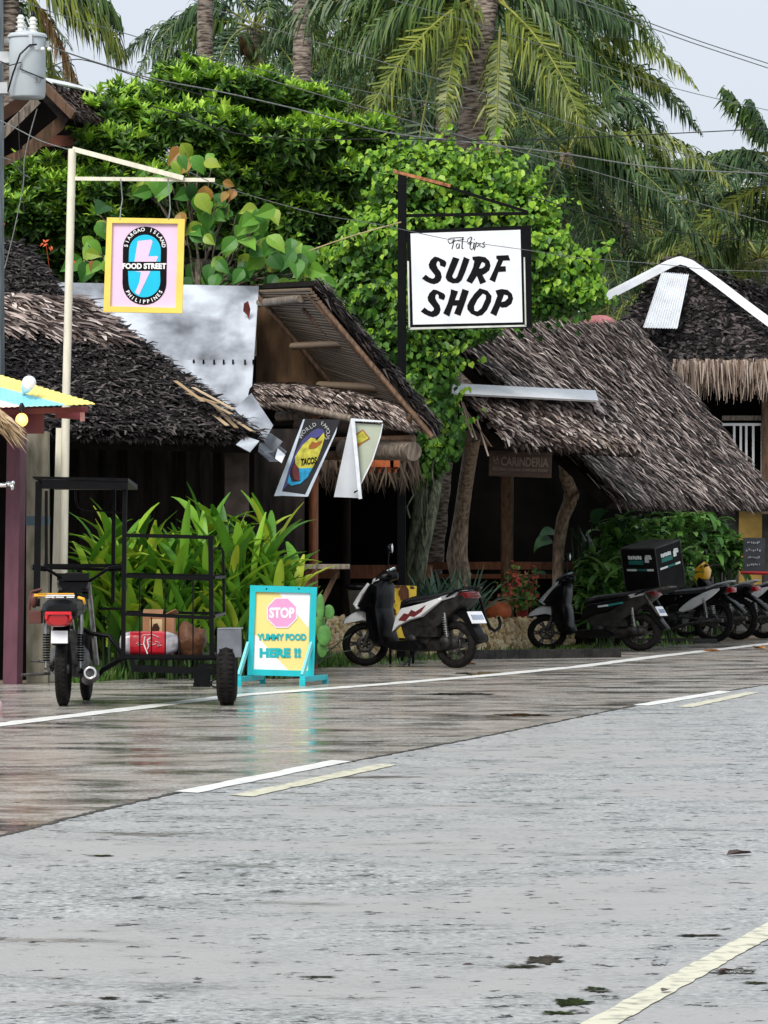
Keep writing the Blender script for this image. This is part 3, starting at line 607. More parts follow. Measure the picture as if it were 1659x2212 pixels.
mb = MB(); mb.beam(P(1560, 903, 59), P(1720, 903, 59), .1, .07); mb.build('hand_rail', wood_grey, fh)
mb = MB()
for x in (1586, 1600, 1612, 1627, 1646): mb.beam(P(x, 918, 59), P(x, 1030, 59), .035, .035)
mb.beam(P(1560, 917, 59), P(1648, 917, 59), .05, .04); mb.beam(P(1560, 1028, 59), P(1648, 1028, 59), .05, .04); mb.build('baluster', white_paint, fh)
mb = MB(); mb.beam(P(1654, 1110, 58.9), P(1654, 790, 58.9), .12, .12); mb.build('post', wood_brown, fh)
mb = MB(); mb.box((P(1600, 0, 60)[0], 60.3, .95), (2.6, .1, 1.9)); mb.build('lower_wall', M('grey_plaster', (.12, .12, .11), .8, var=.3), fh)
mb = MB(); mb.box((P(1627, 0, 59.6)[0], 60.1, 1.25), (.36, .12, 1.6)); mb.build('door', M('ochre_paint', (.45, .29, .07), .6, var=.15), fh)
mb = MB(); mb.box((P(1600, 0, 60)[0], 60.0, 2.05), (2.9, .3, .25)); mb.box((P(1700, 0, 60)[0], 59.8, 1), (.5, .3, 2.3)); mb.build('floor_beam', M('maroon_wood', (.1, .02, .015), .6, var=.3), fh)
cb = thing('menu_board', 'black chalkboard menu standing below the balcony', 'sign', P(1628, 1240, 57))
mb = MB(); mb.box(P(1629, 1198, 57), (.32, .03, .5)); mb.build('board', M('slate', (.03, .033, .04), .7, var=.3), cb)
mb = MB()
for k, (t, wd_) in enumerate((('MENU', .2), ('PASTA', .22), ('PIZZA', .18), ('FOOD', .2))):
    for j in range(7): x = -wd_ / 2 + wd_ * j / 7; mb.box(P(1629, 1172 + k * 16, 56.97) + V((x + ru(0, .008), 0, ru(-.01, .01))), (ru(.01, .022), .004, ru(.015, .035)))
mb.build('chalk_writing', M('chalk', (.3, .3, .32), .9), cb)
tag((lambda m_: (m_.tube([P(1600, 1237, 55), P(1790, 1241, 55)], .025, 8), m_.build('barrier_pole', red_paint, loc=P(1600, 1237, 55)))[1])(MB()), 'thin red pole lying level behind the motorbikes at far right', 'pole')

# ================================================================ BACK LEFT PAVILION
pv = thing('gabled_pavilion', 'brown timber pavilion with a white-capped thatched gable behind the transformer', 'pavilion', (P(100, 0, 46)[0], 46, 0))
brt = M('brown_thatch', (.09, .06, .05), .6, island=.8, icol=[(.02, .014, .011), (.07, .045, .036), (.17, .12, .1)])
roof_part('roof', [P(156, 248, 44.8), P(330, 282, 49), P(290, 230, 49.8), P(98, 182, 45.5)], [brt, thatch_under], pv, 2200, L=.16, wd=.04, ja=.6, lift=.05)
mb = MB(); ribbon(mb, [P(97, 178, 45.4), P(150, 189, 46.4), P(210, 206, 47.8), P(290, 226, 49.8)], .17, V((0, -.7, .7))); o = mb.build('ridge_cap', white_sheet, pv); s_ = o.modifiers.new('t', 'SOLIDIFY'); s_.thickness = .02
def board(a, b, w_, mt, nm): m_ = MB(); m_.beam(P(*a), P(*b), .05, w_); m_.build(nm, mt, pv)
board((98, 188, 45.0), (160, 250, 44.7), .1, wood_brown, 'barge_board'); board((80, 216, 45.1), (2, 293, 44.9), .1, wood_grey, 'barge_board')
board((162, 240, 45.6), (56, 328, 45.5), .15, wood_brown, 'rafter'); board((56, 328, 45.5), (-20, 362, 45.4), .1, wood_brown, 'rafter'); board((70, 206, 45.7), (-30, 270, 45.6), .14, M('dim_brown_wood', (.05, .026, .016), .7, spec=.1), 'rafter')
board((88, 304, 45.9), (205, 306, 45.9), .13, M('red_brown_beam', (.12, .035, .02), .6, var=.3), 'beam'); board((60, 1300, 46), (60, 330, 46), .16, wood_dark, 'post'); board((200, 1300, 46), (200, 310, 46), .16, wood_dark, 'post')
mb = MB(); mb.poly([(98, 186), (166, 256), (330, 285), (330, 560), (-70, 560), (-70, 330), (20, 250)], f=lambda x, y, z: P(x, y, 47.0)); mb.build('gable_shade_sheet', dark_interior, pv)  # flat black sheet painting the shade inside the open gable

# ================================================================ KIOSK AT LEFT
ks = thing('painted_kiosk', 'roadside kiosk with yellow and blue painted tin roof and maroon post', 'kiosk', G(10, 1478))
yl = M('yellow_paint', (.86, .74, .2), .4, var=.06, scale=4); cy = M('sky_blue_paint', (.25, .72, .85), .4, var=.06, scale=4)
mb = MB(); K = 90
e0, e1 = P(-160, 884, 34.0), P(205, 872, 34.0); t0, t1 = P(-160, 762, 35.6), P(198, 868, 34.06)
for k in range(K):
    qs = []
    for j in (k, k + 1):
        t = j / K; amp = .004 * math.sin(j * math.pi / 1.5); e = e0.lerp(e1, t) + V((0, 0, amp)); tp = t0.lerp(t1, t) + V((0, 0, amp)); qs.append((e, tp))
    # bands run parallel to the sloping top edge
    tt = (k + .5) / K; h = 0.0
    cuts = [0.0]
    L_ = (qs[0][1] - qs[0][0]).length
    yb, yc = .33, .66
    xv = -160 + 365 * tt; ye = 884 - 12 * tt; yt = 762 + 106 * tt; b1 = min(1, max(0, (ye - (836 + .268 * xv)) / (ye - yt))); b2 = min(b1, max(0, (ye - (864 + .28 * xv)) / (ye - yt)))
    for (s0, s1, mi_) in ((b1, 1, 0), (b2, b1, 1), (0, b2, 2)):
        if s1 - s0 < 1e-3: continue
        (ea, ta), (eb, tb) = qs; mb.quad(ea.lerp(ta, s0), eb.lerp(tb, s0), eb.lerp(tb, s1), ea.lerp(ta, s1), mi=mi_)
o = mb.build('roof', [yl, cy, white_paint], ks); s_ = o.modifiers.new('t', 'SOLIDIFY'); s_.thickness = .006
maroon = M('maroon_paint', (.13, .03, .04), .45, var=.15, scale=4); maroon2 = M('plum_paint', (.115, .045, .065), .45, var=.15, scale=4, stretch=(3, 3, 1))
mb = MB(); mb.beam(P(-160, 897, 34.3), P(190, 884, 34.3), .05, .05); mb.beam(P(-160, 908, 34.5), P(95, 908, 34.5), .03, .24); mb.beam(P(120, 893, 34.5), P(172, 897, 34.5), .05, .08); mb.build('fascia', maroon, ks)
mb = MB(); mb.box(P(178, 898, 34.3), (.04, .04, .1)); mb.build('rafter_end', M('pink_paint', (.55, .3, .3), .5), ks)
mb = MB(); p = G(26, 1478); p2 = P(36, 890, p.y); mb.add([], []); 
hw = .085
vs = [p + V((-hw, 0, 0)), p + V((hw * .5, -.0, 0)), p + V((hw, .12, 0)), p + V((-hw, .15, 0))]; vt = [q + (p2 - p) for q in vs]
mb.add(vs + vt, [(0, 1, 5, 4), (1, 2, 6, 5), (2, 3, 7, 6), (3, 0, 4, 7), (4, 5, 6, 7)]); mb.build('post', maroon2, ks)
mb = MB(); mb.box((P(-60, 0, 36)[0], 36.6, 1.3), (.9, .06, 2.6)); mb.build('wall', dark_interior, ks)
lamp = thing('bulb_lamp', 'glowing orange bulb hanging under the painted tin roof', 'lamp', P(47, 905, 33.9))
glow = M('lit_bulb', (1, .5, .15), .4, emit=((1, .34, .07), 2.0)); mb = MB(); mb.ell(P(47, 907, 33.9), (.055, .055, .06), 16, 10); mb.build('bulb', glow, lamp)
mb = MB(); mb.lathe([(.022, .0), (.025, .06), (.01, .09)], P(47, 892, 33.9), 'Z', 12); mb.build('socket', black_plastic, lamp)
pl = bpy.data.lights.new('bulb_light', 'POINT'); pl.energy = 4; pl.color = (1, .5, .2); pl.shadow_soft_size = .06; po = bpy.data.objects.new('bulb_light', pl); sc.collection.objects.link(po); po.location = P(47, 907, 33.7)
fl = thing('spot_lamp', 'white unlit spotlight standing on the painted tin roof', 'lamp', P(50, 855, 34.3))
mb = MB(); a = P(51, 848, 34.3); b = P(63, 826, 34.1); mb.tube([a, a.lerp(b, .35), a.lerp(b, .4), a.lerp(b, .8), b], [.02, .03, .045, .06, .062], 16); mb.build('lamp_head', white_paint, fl)
mb = MB(); mb.ell(b, (.064, .05, .06), 16, 10); mb.build('lens', M('frosted_lens', (.7, .75, .8), .2, coat=.5), fl); mb = MB(); mb.tube([P(50, 862, 34.3), P(51, 848, 34.3)], .012, 8); mb.build('bracket', steel, fl)
cp = thing('concrete_pillar', 'tall grey-olive pillar with a blue band beside the maroon post', 'pillar', G(80, 1475))
mb = MB(); g = G(80, 1475); mb.box((g.x, g.y + .1, 1.17), (.2, .2, 2.34)); mb.build('shaft', M('olive_plaster', (.17, .155, .1), .7, var=.25, scale=4, stretch=(3, 3, .8), col2=(.26, .24, .19)), cp)
mb = MB(); mb.box((g.x, g.y + .1, P(0, 1125, g.y)[2]), (.206, .206, .085)); mb.build('painted_band', M('blue_band', (.07, .11, .14), .6), cp)
ob = thing('leaning_board', 'tall white and pale yellow plank leaning beside the sign pole', 'plank', (P(118, 0, 36.2)[0], 36.2, 0))
mb = MB(); mb.beam((P(120, 0, 36.2)[0], 36.05, 0.0), P(131, 925, 36.2), .085, .03, up=(0, 1, 0)); mb.build('plank', cream_paint, ob); 
tuft = MB()
for i in range(420):
    a = P(-45 + ru(-20, 20), 882 + ru(-12, 20), 33.3 + ru(-.2, .2)); t = ru(.3, 1); b = P(-35 + 100 * t * ru(.7, 1.05), 892 + ru(0, 60) * t + 32 * t, 33.2 + ru(-.3, .3)); s_ = V((0, .005, .012)); m_ = a.lerp(b, .6) + V((0, 0, .05))
    tuft.add([a - s_, a + s_, m_ + s_, m_ - s_, b], [(0, 1, 2, 3), (3, 2, 4)])
tag(tuft.build('thatch_tuft', thatch_tan, loc=P(-40, 930, 33.3)), 'ragged tan thatch edge poking in below the orange bulb', 'thatch')
hd = thing('pipe_fitting', 'chrome pipe end with bolts beside the maroon post', 'pipe', P(-20, 1050, 34.6))
mb = MB(); mb.tube([P(-40, 1049, 34.6), P(14, 1048, 34.6)], .02, 10); mb.build('pipe', chrome, hd); mb = MB(); mb.ell(P(20, 1046, 34.6), (.04, .04, .025), 12, 8); mb.ell(P(26, 1052, 34.55), (.02, .02, .03), 10, 6); mb.ell(P(28, 1043, 34.55), (.02, .02, .02), 10, 6); mb.build('bolt', chrome, hd)
bk = MB(); c = G(0, 1545); bk.lathe([(.001, .11), (.06, .105), (.075, .08), (.08, 0), (.001, 0)], (c.x - .055, c.y, 0), 'Z', 20); tag(bk.build('road_bollard', M('pale_pink_paint', (.6, .42, .42), .5), loc=(c.x, c.y, 0)), 'pale pink rounded block at the left edge of the road', 'block')
# ================================================================ SIGNS
# --- cream pole with the food street sign
sp = thing('sign_post', 'tall cream painted steel post with a long bracket holding the food street sign', 'post', (P(135, 0, 36)[0], 36, 0))
mb = MB(); b0 = P(133, 0, 36); b0.z = 0; tp = P(156, 322, 36); mb.tube([b0, P(143, 850, 36), tp], [.04, .038, .038], 12); mb.build('pole', cream_paint, sp)
mb = MB(); mb.beam(P(160, 386, 36), P(464, 389, 36), .035, .035); mb.build('arm', cream_paint, sp)
mb = MB(); mb.beam(P(157, 322, 36), P(396, 385, 35.97), .045, .045); mb.build('brace', cream_paint, sp)
def sign_frame(x, y, d, rot=0): return frame(P(x, y, d), (1, 0, -math.sin(rot)), (math.sin(rot), 0, 1))
fs = thing('food_street_sign', 'yellow framed pink sign reading FOOD STREET hanging from the cream post', 'sign', P(311, 677, 36))
k1 = 1 / 5.819 / (F / 36)
def fz(x, y): return ((x - 605) * k1, -(y - 1535) * k1)
T1 = sign_frame(311.4, 574.9, 36)
pink = M('pink_vinyl', (.78, .56, .74), .5, var=.03); yel = M('yellow_frame_paint', (.85, .62, .12), .45, var=.07, scale=5); cyan = M('cyan_vinyl', (.01, .5, .72), .5, var=.04)
mb = MB(T1); outer = [fz(*p) for p in [(140, 925), (1117, 945), (1085, 2130), (95, 2112)]]; inner = [fz(*p) for p in [(205, 995), (1030, 1003), (1003, 2062), (180, 2042)]]
mb.poly(outer, [inner], z=.03, th=.05); mb.build('frame', yel, fs, bevel=.004)
mb = MB(T1); mb.poly(inner, z=.0, th=.01); mb.build('panel', pink, fs)
def stadium(cx, x0, x1, y0, y1, n=14, lean=0.0):
    r_ = (x1 - x0) / 2; out = []
    for i in range(n + 1): a = math.pi * i / n; out.append((cx - r_ * math.cos(a), y0 + r_ - r_ * 1.0 * math.sin(a)))
    for i in range(n + 1): a = math.pi * i / n; out.append((cx + r_ * math.cos(a) , y1 - r_ + r_ * math.sin(a)))
    return [(x + (1535 - y) * .015, y) for x, y in out]
mb = MB(T1); mb.poly([fz(*p) for p in stadium(612, 335, 889, 1037, 2022)], z=.004, th=.003); mb.build('emblem_ring', black_letter, fs)
st = stadium(612, 412, 812, 1140, 1928); up_ = [p for p in st if p[1] < 1480]; lo_ = [p for p in st if p[1] > 1595]
mb = MB(T1); mb.poly([fz(*p) for p in up_ + [(811, 1480), (411, 1480)]], z=.0065, th=.002); mb.poly([fz(*p) for p in [(403, 1596), (805, 1596)] + lo_], z=.0065, th=.002); mb.build('emblem_field', cyan, fs)
mb = MB(T1); mb.poly([fz(*p) for p in [(525, 1220), (690, 1202), (712, 1225), (658, 1415), (770, 1408), (782, 1425), (755, 1480), (483, 1480)]], z=.009, th=.002)
mb.poly([fz(*p) for p in [(480, 1605), (560, 1597), (685, 1597), (655, 1660), (540, 1900), (490, 1868), (545, 1740), (565, 1612)]], z=.009, th=.002); mb.build('lightning_bolt', pink, fs)
wl = M('white_lettering', (.85, .85, .85), .5, var=.02)
mb = MB(); mb.text('FOOD STREET', T1 @ Matrix.Translation((*fz(608, 1535), .0085)), .07, .002, .0035, fit=(552 * k1, 74 * k1))
def arc_text(mb, T, s_, cx, cy, r_, a0, a1, size, flip=False, conv=fz, fit=None):
    for i, ch in enumerate(s_):
        if ch == ' ': continue
        a = R(a0 + (a1 - a0) * i / (len(s_) - 1)); x, y = cx + r_ * math.cos(a), cy - r_ * math.sin(a)
        rot = a - math.pi / 2 if not flip else a + math.pi / 2
        mb.text(ch, T @ Matrix.Translation((*conv(x, y), .0085)) @ Matrix.Rotation(rot, 4, 'Z'), size, .002, .0012)
arc_text(mb, T1, 'SIARGAO ISLAND', 615, 1312, 236, 172, 8, .047)
arc_text(mb, T1, 'PHILIPPINES', 606, 1748, 236, 208, 332, .047, True)
mb.build('lettering', wl, fs)
for x0, x1, xt in ((310, 305, 303), (905, 925, 915)):
    a = fz(xt, 955); mb = MB(); tp_ = P(240 / 1.1573 + x0 / 5.819, 386, 35.98); mid_ = P(240 / 1.1573 + (x0 + 22) / 5.819, 386 + 45, 35.98)
    mb.tube([tp_, mid_, P(240 / 1.1573 + (x1 + 8) / 5.819, 450, 35.98), T1 @ V((*a, .03))], .006, 6); mb.build('hanging_wire', steel, fs)
# --- surf shop
ss = thing('sign_post', 'tall black steel post with a rusty topped bracket carrying the surf shop sign', 'post', (P(867, 0, 43)[0], 43, 0))
mb = MB(); b0 = P(866, 0, 43); b0.z = 0; mb.beam(b0, P(869, 372, 43), .1, .1, up=(0, 1, 0)); mb.build('pole', black_metal, ss, bevel=.006)
mb = MB(); mb.beam(P(870, 466, 43), P(1142, 461, 43), .035, .035); mb.build('arm', black_metal, ss)
mb = MB(); mb.beam(P(870, 374, 43), P(1140, 458, 43), .05, .03); mb.build('brace', black_metal, ss)
mb = MB(); mb.beam(P(850, 370, 42.97), P(973, 402, 42.97), .05, .035); mb.build('rusty_bracket', M('rust', (.35, .14, .06), .7, var=.5, scale=20, bump=.3), ss)
su = thing('surf_shop_sign', 'white square sign with slanted black SURF SHOP lettering on the black post', 'sign', P(1010, 708, 43))
k2 = 1 / 5.333 / (F / 43)
def sz(x, y): return ((x - 870) * k2, -(y - 735) * k2)
T2 = sign_frame(240 * 0 + 980 / 1.1573 + 870 / 5.333, 540 / 1.1573 + 735 / 5.333, 42.9)
mb = MB(T2); o_ = [sz(*p) for p in [(168, 165), (1600, 108), (1612, 1285), (205, 1300)]]; mb.poly(o_, z=-.006, th=.09); mb.build('frame', black_metal, su, bevel=.004)
mb = MB(T2); mb.poly([sz(*p) for p in [(215, 203), (1477, 160), (1503, 1222), (243, 1250)]], z=.001, th=.004); mb.build('panel', white_matt, su)
mb = MB(T2)
for q in ([(176, 520), (196, 520), (210, 1300), (194, 1306)], [(194, 1284), (1546, 1252), (1546, 1272), (196, 1308)], [(1514, 475), (1530, 475), (1547, 1262), (1530, 1262)]): mb.poly([sz(*p) for p in q], z=.002, th=.006)
mb.build('trim', M('pale_trim', (.6, .62, .56), .4), su)
S1 = [(345, 720), (390, 675), (430, 708), (468, 722), (492, 708), (497, 685), (470, 650), (430, 600), (423, 560), (445, 510), (490, 468), (530, 475), (575, 497), (612, 515), (626, 535), (625, 560), (608, 592), (553, 570), (550, 535), (532, 518), (516, 535), (512, 565), (530, 605), (562, 648), (575, 700), (560, 745), (530, 772), (485, 786), (440, 775), (390, 752)]
LET = [(S1, []), ([(x - 13, y + 378) for x, y in S1], []),
 ([(703, 472), (778, 494), (735, 600), (695, 690), (705, 716), (728, 720), (748, 700), (785, 600), (828, 470), (895, 500), (845, 640), (802, 740), (765, 772), (700, 776), (640, 750), (617, 710), (625, 670), (660, 580)], []),
 ([(925, 470), (1000, 463), (1075, 475), (1122, 520), (1135, 572), (1120, 625), (1085, 655), (1042, 680), (1085, 758), (1015, 787), (978, 690), (920, 780), (855, 748), (905, 655), (935, 585), (948, 520), (928, 500)], [[(1035, 530), (1070, 545), (1070, 575), (1040, 600), (1000, 606)]]),
 ([(1200, 457), (1340, 451), (1360, 512), (1280, 514), (1250, 580), (1308, 578), (1312, 640), (1225, 645), (1185, 765), (1120, 732), (1165, 640), (1205, 545), (1222, 505), (1200, 492)], []),
 ([(680, 842), (762, 868), (725, 968), (770, 968), (812, 838), (887, 864), (838, 1010), (788, 1150), (715, 1122), (750, 1032), (702, 1032), (660, 1158), (590, 1120), (640, 1010), (672, 900)], []),
 ([(1010, 832), (1100, 860), (1147, 920), (1140, 985), (1095, 1080), (1040, 1140), (980, 1156), (910, 1125), (868, 1075), (866, 1030), (890, 980), (945, 900)], [[(1045, 893), (1080, 910), (1080, 950), (1030, 1060), (985, 1098), (950, 1090), (945, 1040), (985, 960)]]),
 ([(1190, 857), (1260, 840), (1330, 850), (1380, 895), (1394, 950), (1375, 1010), (1320, 1050), (1262, 1056), (1245, 1042), (1228, 1080), (1200, 1153), (1130, 1117), (1175, 1020), (1212, 920)], [[(1290, 905), (1330, 915), (1335, 945), (1300, 980), (1258, 990)]])]
mb = MB(T2)
for o_, h_ in LET: mb.poly([sz(*p) for p in o_], [[sz(*p) for p in h] for h in h_], z=.004, th=.002)
for pts, r_ in (([(645, 290), (650, 265), (680, 255), (760, 250), (828, 248)], .0035), ([(645, 290), (665, 318), (700, 305), (715, 265), (705, 330), (690, 382)], .0045), ([(690, 300), (740, 285), (830, 268)], .0035),
                ([(765, 320), (745, 325), (738, 355), (750, 380), (772, 350), (778, 320), (772, 378)], .0045), ([(815, 250), (808, 320), (806, 372), (822, 376)], .0055), ([(865, 300), (875, 265), (910, 240), (920, 262), (895, 310), (870, 318), (905, 330), (920, 300)], .0035),
                ([(920, 245), (905, 300), (898, 370), (915, 388), (940, 370)], .0045), ([(948, 310), (938, 370)], .006), ([(950, 268), (948, 275)], .006), ([(975, 300), (960, 350), (948, 395)], .005), ([(968, 320), (995, 312), (1000, 335), (975, 358)], .004), ([(1015, 310), (1010, 345), (1018, 355)], .004),
                ([(1068, 300), (1040, 320), (1060, 335), (1070, 350), (1045, 362), (1028, 350)], .0045)):
    mb.tube([V((*sz(*p), .0045)) for p in pts], r_ * 1.15, 5, squash=.5)
mb.build('lettering', black_letter, su)
# --- STOP A-board
ST = thing('street_board', 'turquoise framed standing board with a pink STOP octagon', 'sign', G(608, 1478))
k3 = 1 / (2.44 * 1.1573) / (F / 35.2)
def tz(x, y): return ((x - 360) * k3, -(y - 590) * k3)
gy = 35.3
T3 = sign_frame(560 / 1.1573 + 360 / 2.824, 1340 / 1.1573 + 590 / 2.824, 35.2)
teal = M('turquoise_paint', (.015, .45, .5), .4, var=.1, scale=5); teal_l = M('pale_turquoise_paint', (.2, .66, .68), .4, var=.08, scale=5); teal_t = M('teal_lettering', (.01, .4, .42), .5, var=.05)
mb = MB(T3); mb.poly([tz(*p) for p in [(160, 300), (567, 312), (548, 858), (143, 848)]], [[tz(*p) for p in [(193, 340), (527, 348), (512, 822), (176, 812)]]], z=.03, th=.05); mb.build('frame', teal, ST, bevel=.004)
mb = MB(T3); mb.poly([tz(*p) for p in [(190, 336), (530, 345), (515, 826), (173, 816)]], z=.005, th=.008); mb.build('panel', M('yellow_vinyl', (.83, .66, .24), .35, var=.02), ST)
mb = MB(T3); mb.poly([tz(*p) for p in [(330, 343), (524, 350), (516, 560)]], z=.008, th=.002); mb.poly([tz(*p) for p in [(187, 597), (392, 819), (178, 812)]], z=.008, th=.002); mb.build('diagonal_band', white_matt, ST)
def octa(cx, cy, r_, rot=22.5): return [(cx + r_ * math.cos(R(rot + 45 * i)), cy + r_ * math.sin(R(rot + 45 * i))) for i in range(8)]
mb = MB(T3); mb.poly([tz(*p) for p in octa(353, 468, 99)], [[tz(*p) for p in octa(353, 468, 93)]], z=.0125, th=.002); mb.text('STOP', T3 @ Matrix.Translation((*tz(353, 468), .013)), .1, .002, .0045, fit=(154 * k3, 66 * k3)); mb.build('stop_lettering', M('pale_lettering', (.85, .8, .84), .4, var=.03), ST)
mb = MB(T3); mb.poly([tz(*p) for p in octa(353, 468, 94)], z=.011, th=.002); mb.build('octagon', M('pink_print', (.8, .32, .55), .4, var=.03), ST)
mb = MB(); mb.text('YUMMY FOOD', T3 @ Matrix.Translation((*tz(352, 616), .012)), .07, .002, .0035, fit=(300 * k3, 42 * k3)); mb.text('HERE !!', T3 @ Matrix.Translation((*tz(343, 712), .012)), .1, .002, .006, fit=(252 * k3, 60 * k3)); mb.build('lettering', teal_t, ST)
mb = MB(T3)
for x in (260, 457): mb.lathe([(.008, .03), (.006, .034), (.0, .034)], (*tz(x, 322), 0), 'Z', 10)
mb.build('screw', black_metal, ST)
for fx, bx in ((150, 88), (535, 455)):
    a = tz(fx, 860); bz = tz(bx, 880)
    pa = T3 @ V((a[0] + .02, a[1], 0)); pa.z = .07; front = V((pa.x - .1, pa.y - .28, .06)); back = V((pa.x + .1, pa.y + .3, .06))
    mb = MB(); mb.beam(front, back, .05, .05)
    for q in (front, back): mb.box((q.x, q.y, .03), (.055, .06, .062))
    mb.build('foot', teal, ST, bevel=.003)
    t_ = tz(fx, 655); top_ = T3 @ V((t_[0], t_[1], .02)); mb = MB(); mb.beam(top_, front + V((0, .03, .03)), .022, .05); mb.build('brace', teal_l, ST)
# --- banners
def cloth(mb, q, n=10, sag=.02, mi=None, f=None):
    vs = []
    for i in range(n + 1):
        for j in range(n + 1):
            p = bil(q, j / n, i / n); p = p + V((0, -sag * math.sin(j / n * 7) * (1 - i / n), 0)); vs.append(p)
    mb.add(vs, [(i * (n + 1) + j, i * (n + 1) + j + 1, (i + 1) * (n + 1) + j + 1, (i + 1) * (n + 1) + j) for i in range(n) for j in range(n)], True, mi)
bt = thing('taco_banner', 'black slanting banner with a blue and yellow surf wave picture hanging under the log', 'banner', P(640, 1071, 39.0))
def bz(x, y): return P(660 / 1.1573 + x / 5.333, 1020 / 1.1573 + y / 5.333, 39.0)
def bzo(off): return lambda x, y, z: bz(x, y) + V((0, -off, 0))
mb = MB(); cloth(mb, [bz(118, 1010), bz(495, 1022), bz(880, 135), bz(452, 125)], sag=.0); mb.build('cloth', M('black_banner', (.02, .02, .024), .6, var=.2), bt)
def bpoly(pts, off, name, mt): mb = MB(); mb.poly(pts, f=lambda x, y, z: bz(x, y) + V((0, -off, 0))); return mb.build(name, mt, bt)
bpoly([(452, 130), (470, 130), (205, 965), (195, 1012), (115, 1015)], .004, 'edge_strip', M('pale_edge', (.55, .62, .7), .5)); bpoly([(845, 215), (828, 290), (505, 1022), (475, 1012), (480, 985)], .004, 'edge_strip', bpy.data.materials['pale_edge']); bpoly([(205, 960), (495, 1000), (495, 1022), (195, 1010)], .006, 'edge_strip', bpy.data.materials['pale_edge'])
bpoly([(560, 262), (620, 235), (680, 245), (700, 290), (600, 345), (540, 340), (440, 430), (370, 560), (310, 700), (285, 870), (215, 950), (230, 900), (290, 690), (370, 500), (450, 360)], .006, 'purple_sky', M('violet_ink', (.06, .06, .2), .5))
bpoly([(690, 280), (700, 340), (660, 470), (610, 600), (560, 690), (400, 695), (360, 640), (360, 560), (440, 430), (540, 340), (590, 350), (605, 380)], .008, 'yellow_sun', M('mustard_ink', (.5, .46, .06), .5, var=.3, scale=20))
bpoly([(400, 695), (560, 690), (500, 800), (420, 870), (310, 895), (270, 860), (290, 760), (320, 850), (415, 845)], .008, 'blue_sea', M('sea_blue_ink', (.02, .28, .5), .5, var=.3, scale=20))
bpoly([(520, 430), (560, 385), (600, 400), (670, 370), (660, 410), (600, 460), (515, 475)], .011, 'brown_shape', M('brown_ink', (.3, .1, .02), .5))
bpoly([(355, 645), (385, 690), (415, 800), (405, 845), (350, 820), (325, 740), (335, 670)], .011, 'surfboard_shape', M('dark_red_ink', (.15, .03, .03), .5))
def tm(x, y, rot, off=.012, sk=0): return Matrix.Translation(bz(x, y) + V((0, -off, 0))) @ Matrix.Rotation(R(90), 4, 'X') @ Matrix.Rotation(R(rot), 4, 'Z')
mb = MB(); mb.text('TACOS', tm(520, 612, 8), .07, .002, .003, shear=.4, fit=(.165, .07)); mb.build('dark_lettering', black_letter, bt)
mb = MB()
for i, ch in enumerate('WORLD FAMOUS'):
    t = i / 11; x, y, ro = [(430, 325, 60), (460, 275, 50), (500, 245, 40), (540, 220, 30), (580, 195, 20), (625, 175, 5), (670, 180, -10), (700, 200, -30), (720, 235, -50), (735, 270, -65), (735, 310, -75), (725, 350, -85)][i]
    if ch != ' ': mb.text(ch, tm(x, y, ro), .055, .002, .0)
mb.build('white_lettering', M('grey_white_ink', (.5, .5, .5), .6), bt)
wb = thing('folded_banner', 'pale banner folded over itself beside the black taco banner', 'banner', P(755, 1079, 38.9))
def bl(x, y, o=0): return bz(x, y) + V((0, -o, 0))
pg = M('pale_green_vinyl', (.42, .46, .36), .5, var=.08, scale=3); gw = M('grey_white_vinyl', (.5, .52, .55), .5, var=.08, scale=3)
mb = MB(); mb.poly([(1010, 165), (1365, 180), (1340, 320), (1250, 600), (1115, 870), (1060, 700)], f=lambda x, y, z: bl(x, y, -.03)); mb.build('printed_face', pg, wb)
mb = MB(); vs = []; N = 8
for i in range(N + 1):
    t = i / N; l_ = V((1000 + (805 - 1000) * t, 125 + (1025 - 125) * t, 0)); r_ = V((1040 + (1128 - 1040) * t, 130 + (1040 - 130) * t, 0))
    for j in range(7): s_ = j / 6; vs.append(bl(l_.x + (r_.x - l_.x) * s_, l_.y + (r_.y - l_.y) * s_, .02 + .07 * t * math.sin(s_ * math.pi)))
mb.add(vs, [(i * 7 + j, (i + 1) * 7 + j, (i + 1) * 7 + j + 1, i * 7 + j + 1) for i in range(N) for j in range(6)], True); mb.build('folded_back', gw, wb)
mb = MB(); mb.poly([(1000, 120), (1045, 130), (1130, 1045), (1090, 1050)], f=lambda x, y, z: bl(x, y, .05)); mb.poly([(1365, 180), (1372, 185), (1345, 330), (1255, 605), (1118, 885), (1112, 862), (1245, 590), (1335, 320)], f=lambda x, y, z: bl(x, y, .0)); mb.poly([(1010, 118), (1365, 148), (1365, 165), (1010, 150)], f=lambda x, y, z: bl(x, y, .01)); mb.build('hem', M('white_hem', (.72, .75, .8), .5), wb)
mb = MB(); mb.poly([(1035, 160), (1350, 180), (1350, 192), (1040, 172)], f=lambda x, y, z: bl(x, y, -.02)); mb.poly([(1035, 965), (1080, 945), (1085, 955), (1060, 975), (1040, 985)], f=lambda x, y, z: bl(x, y, .1)); mb.build('dark_print', black_letter, wb)
mb = MB(); mb.poly([(1140, 245), (1222, 350), (1130, 410), (1060, 470), (1055, 300)], f=lambda x, y, z: bl(x, y, -.025)); mb.build('brown_print', bpy.data.materials['brown_ink'], wb)
mb = MB(); mb.poly([(1138, 262), (1205, 348), (1125, 395), (1065, 410), (1062, 320)], f=lambda x, y, z: bl(x, y, -.022)); mb.build('yellow_print', bpy.data.materials['mustard_ink'], wb)

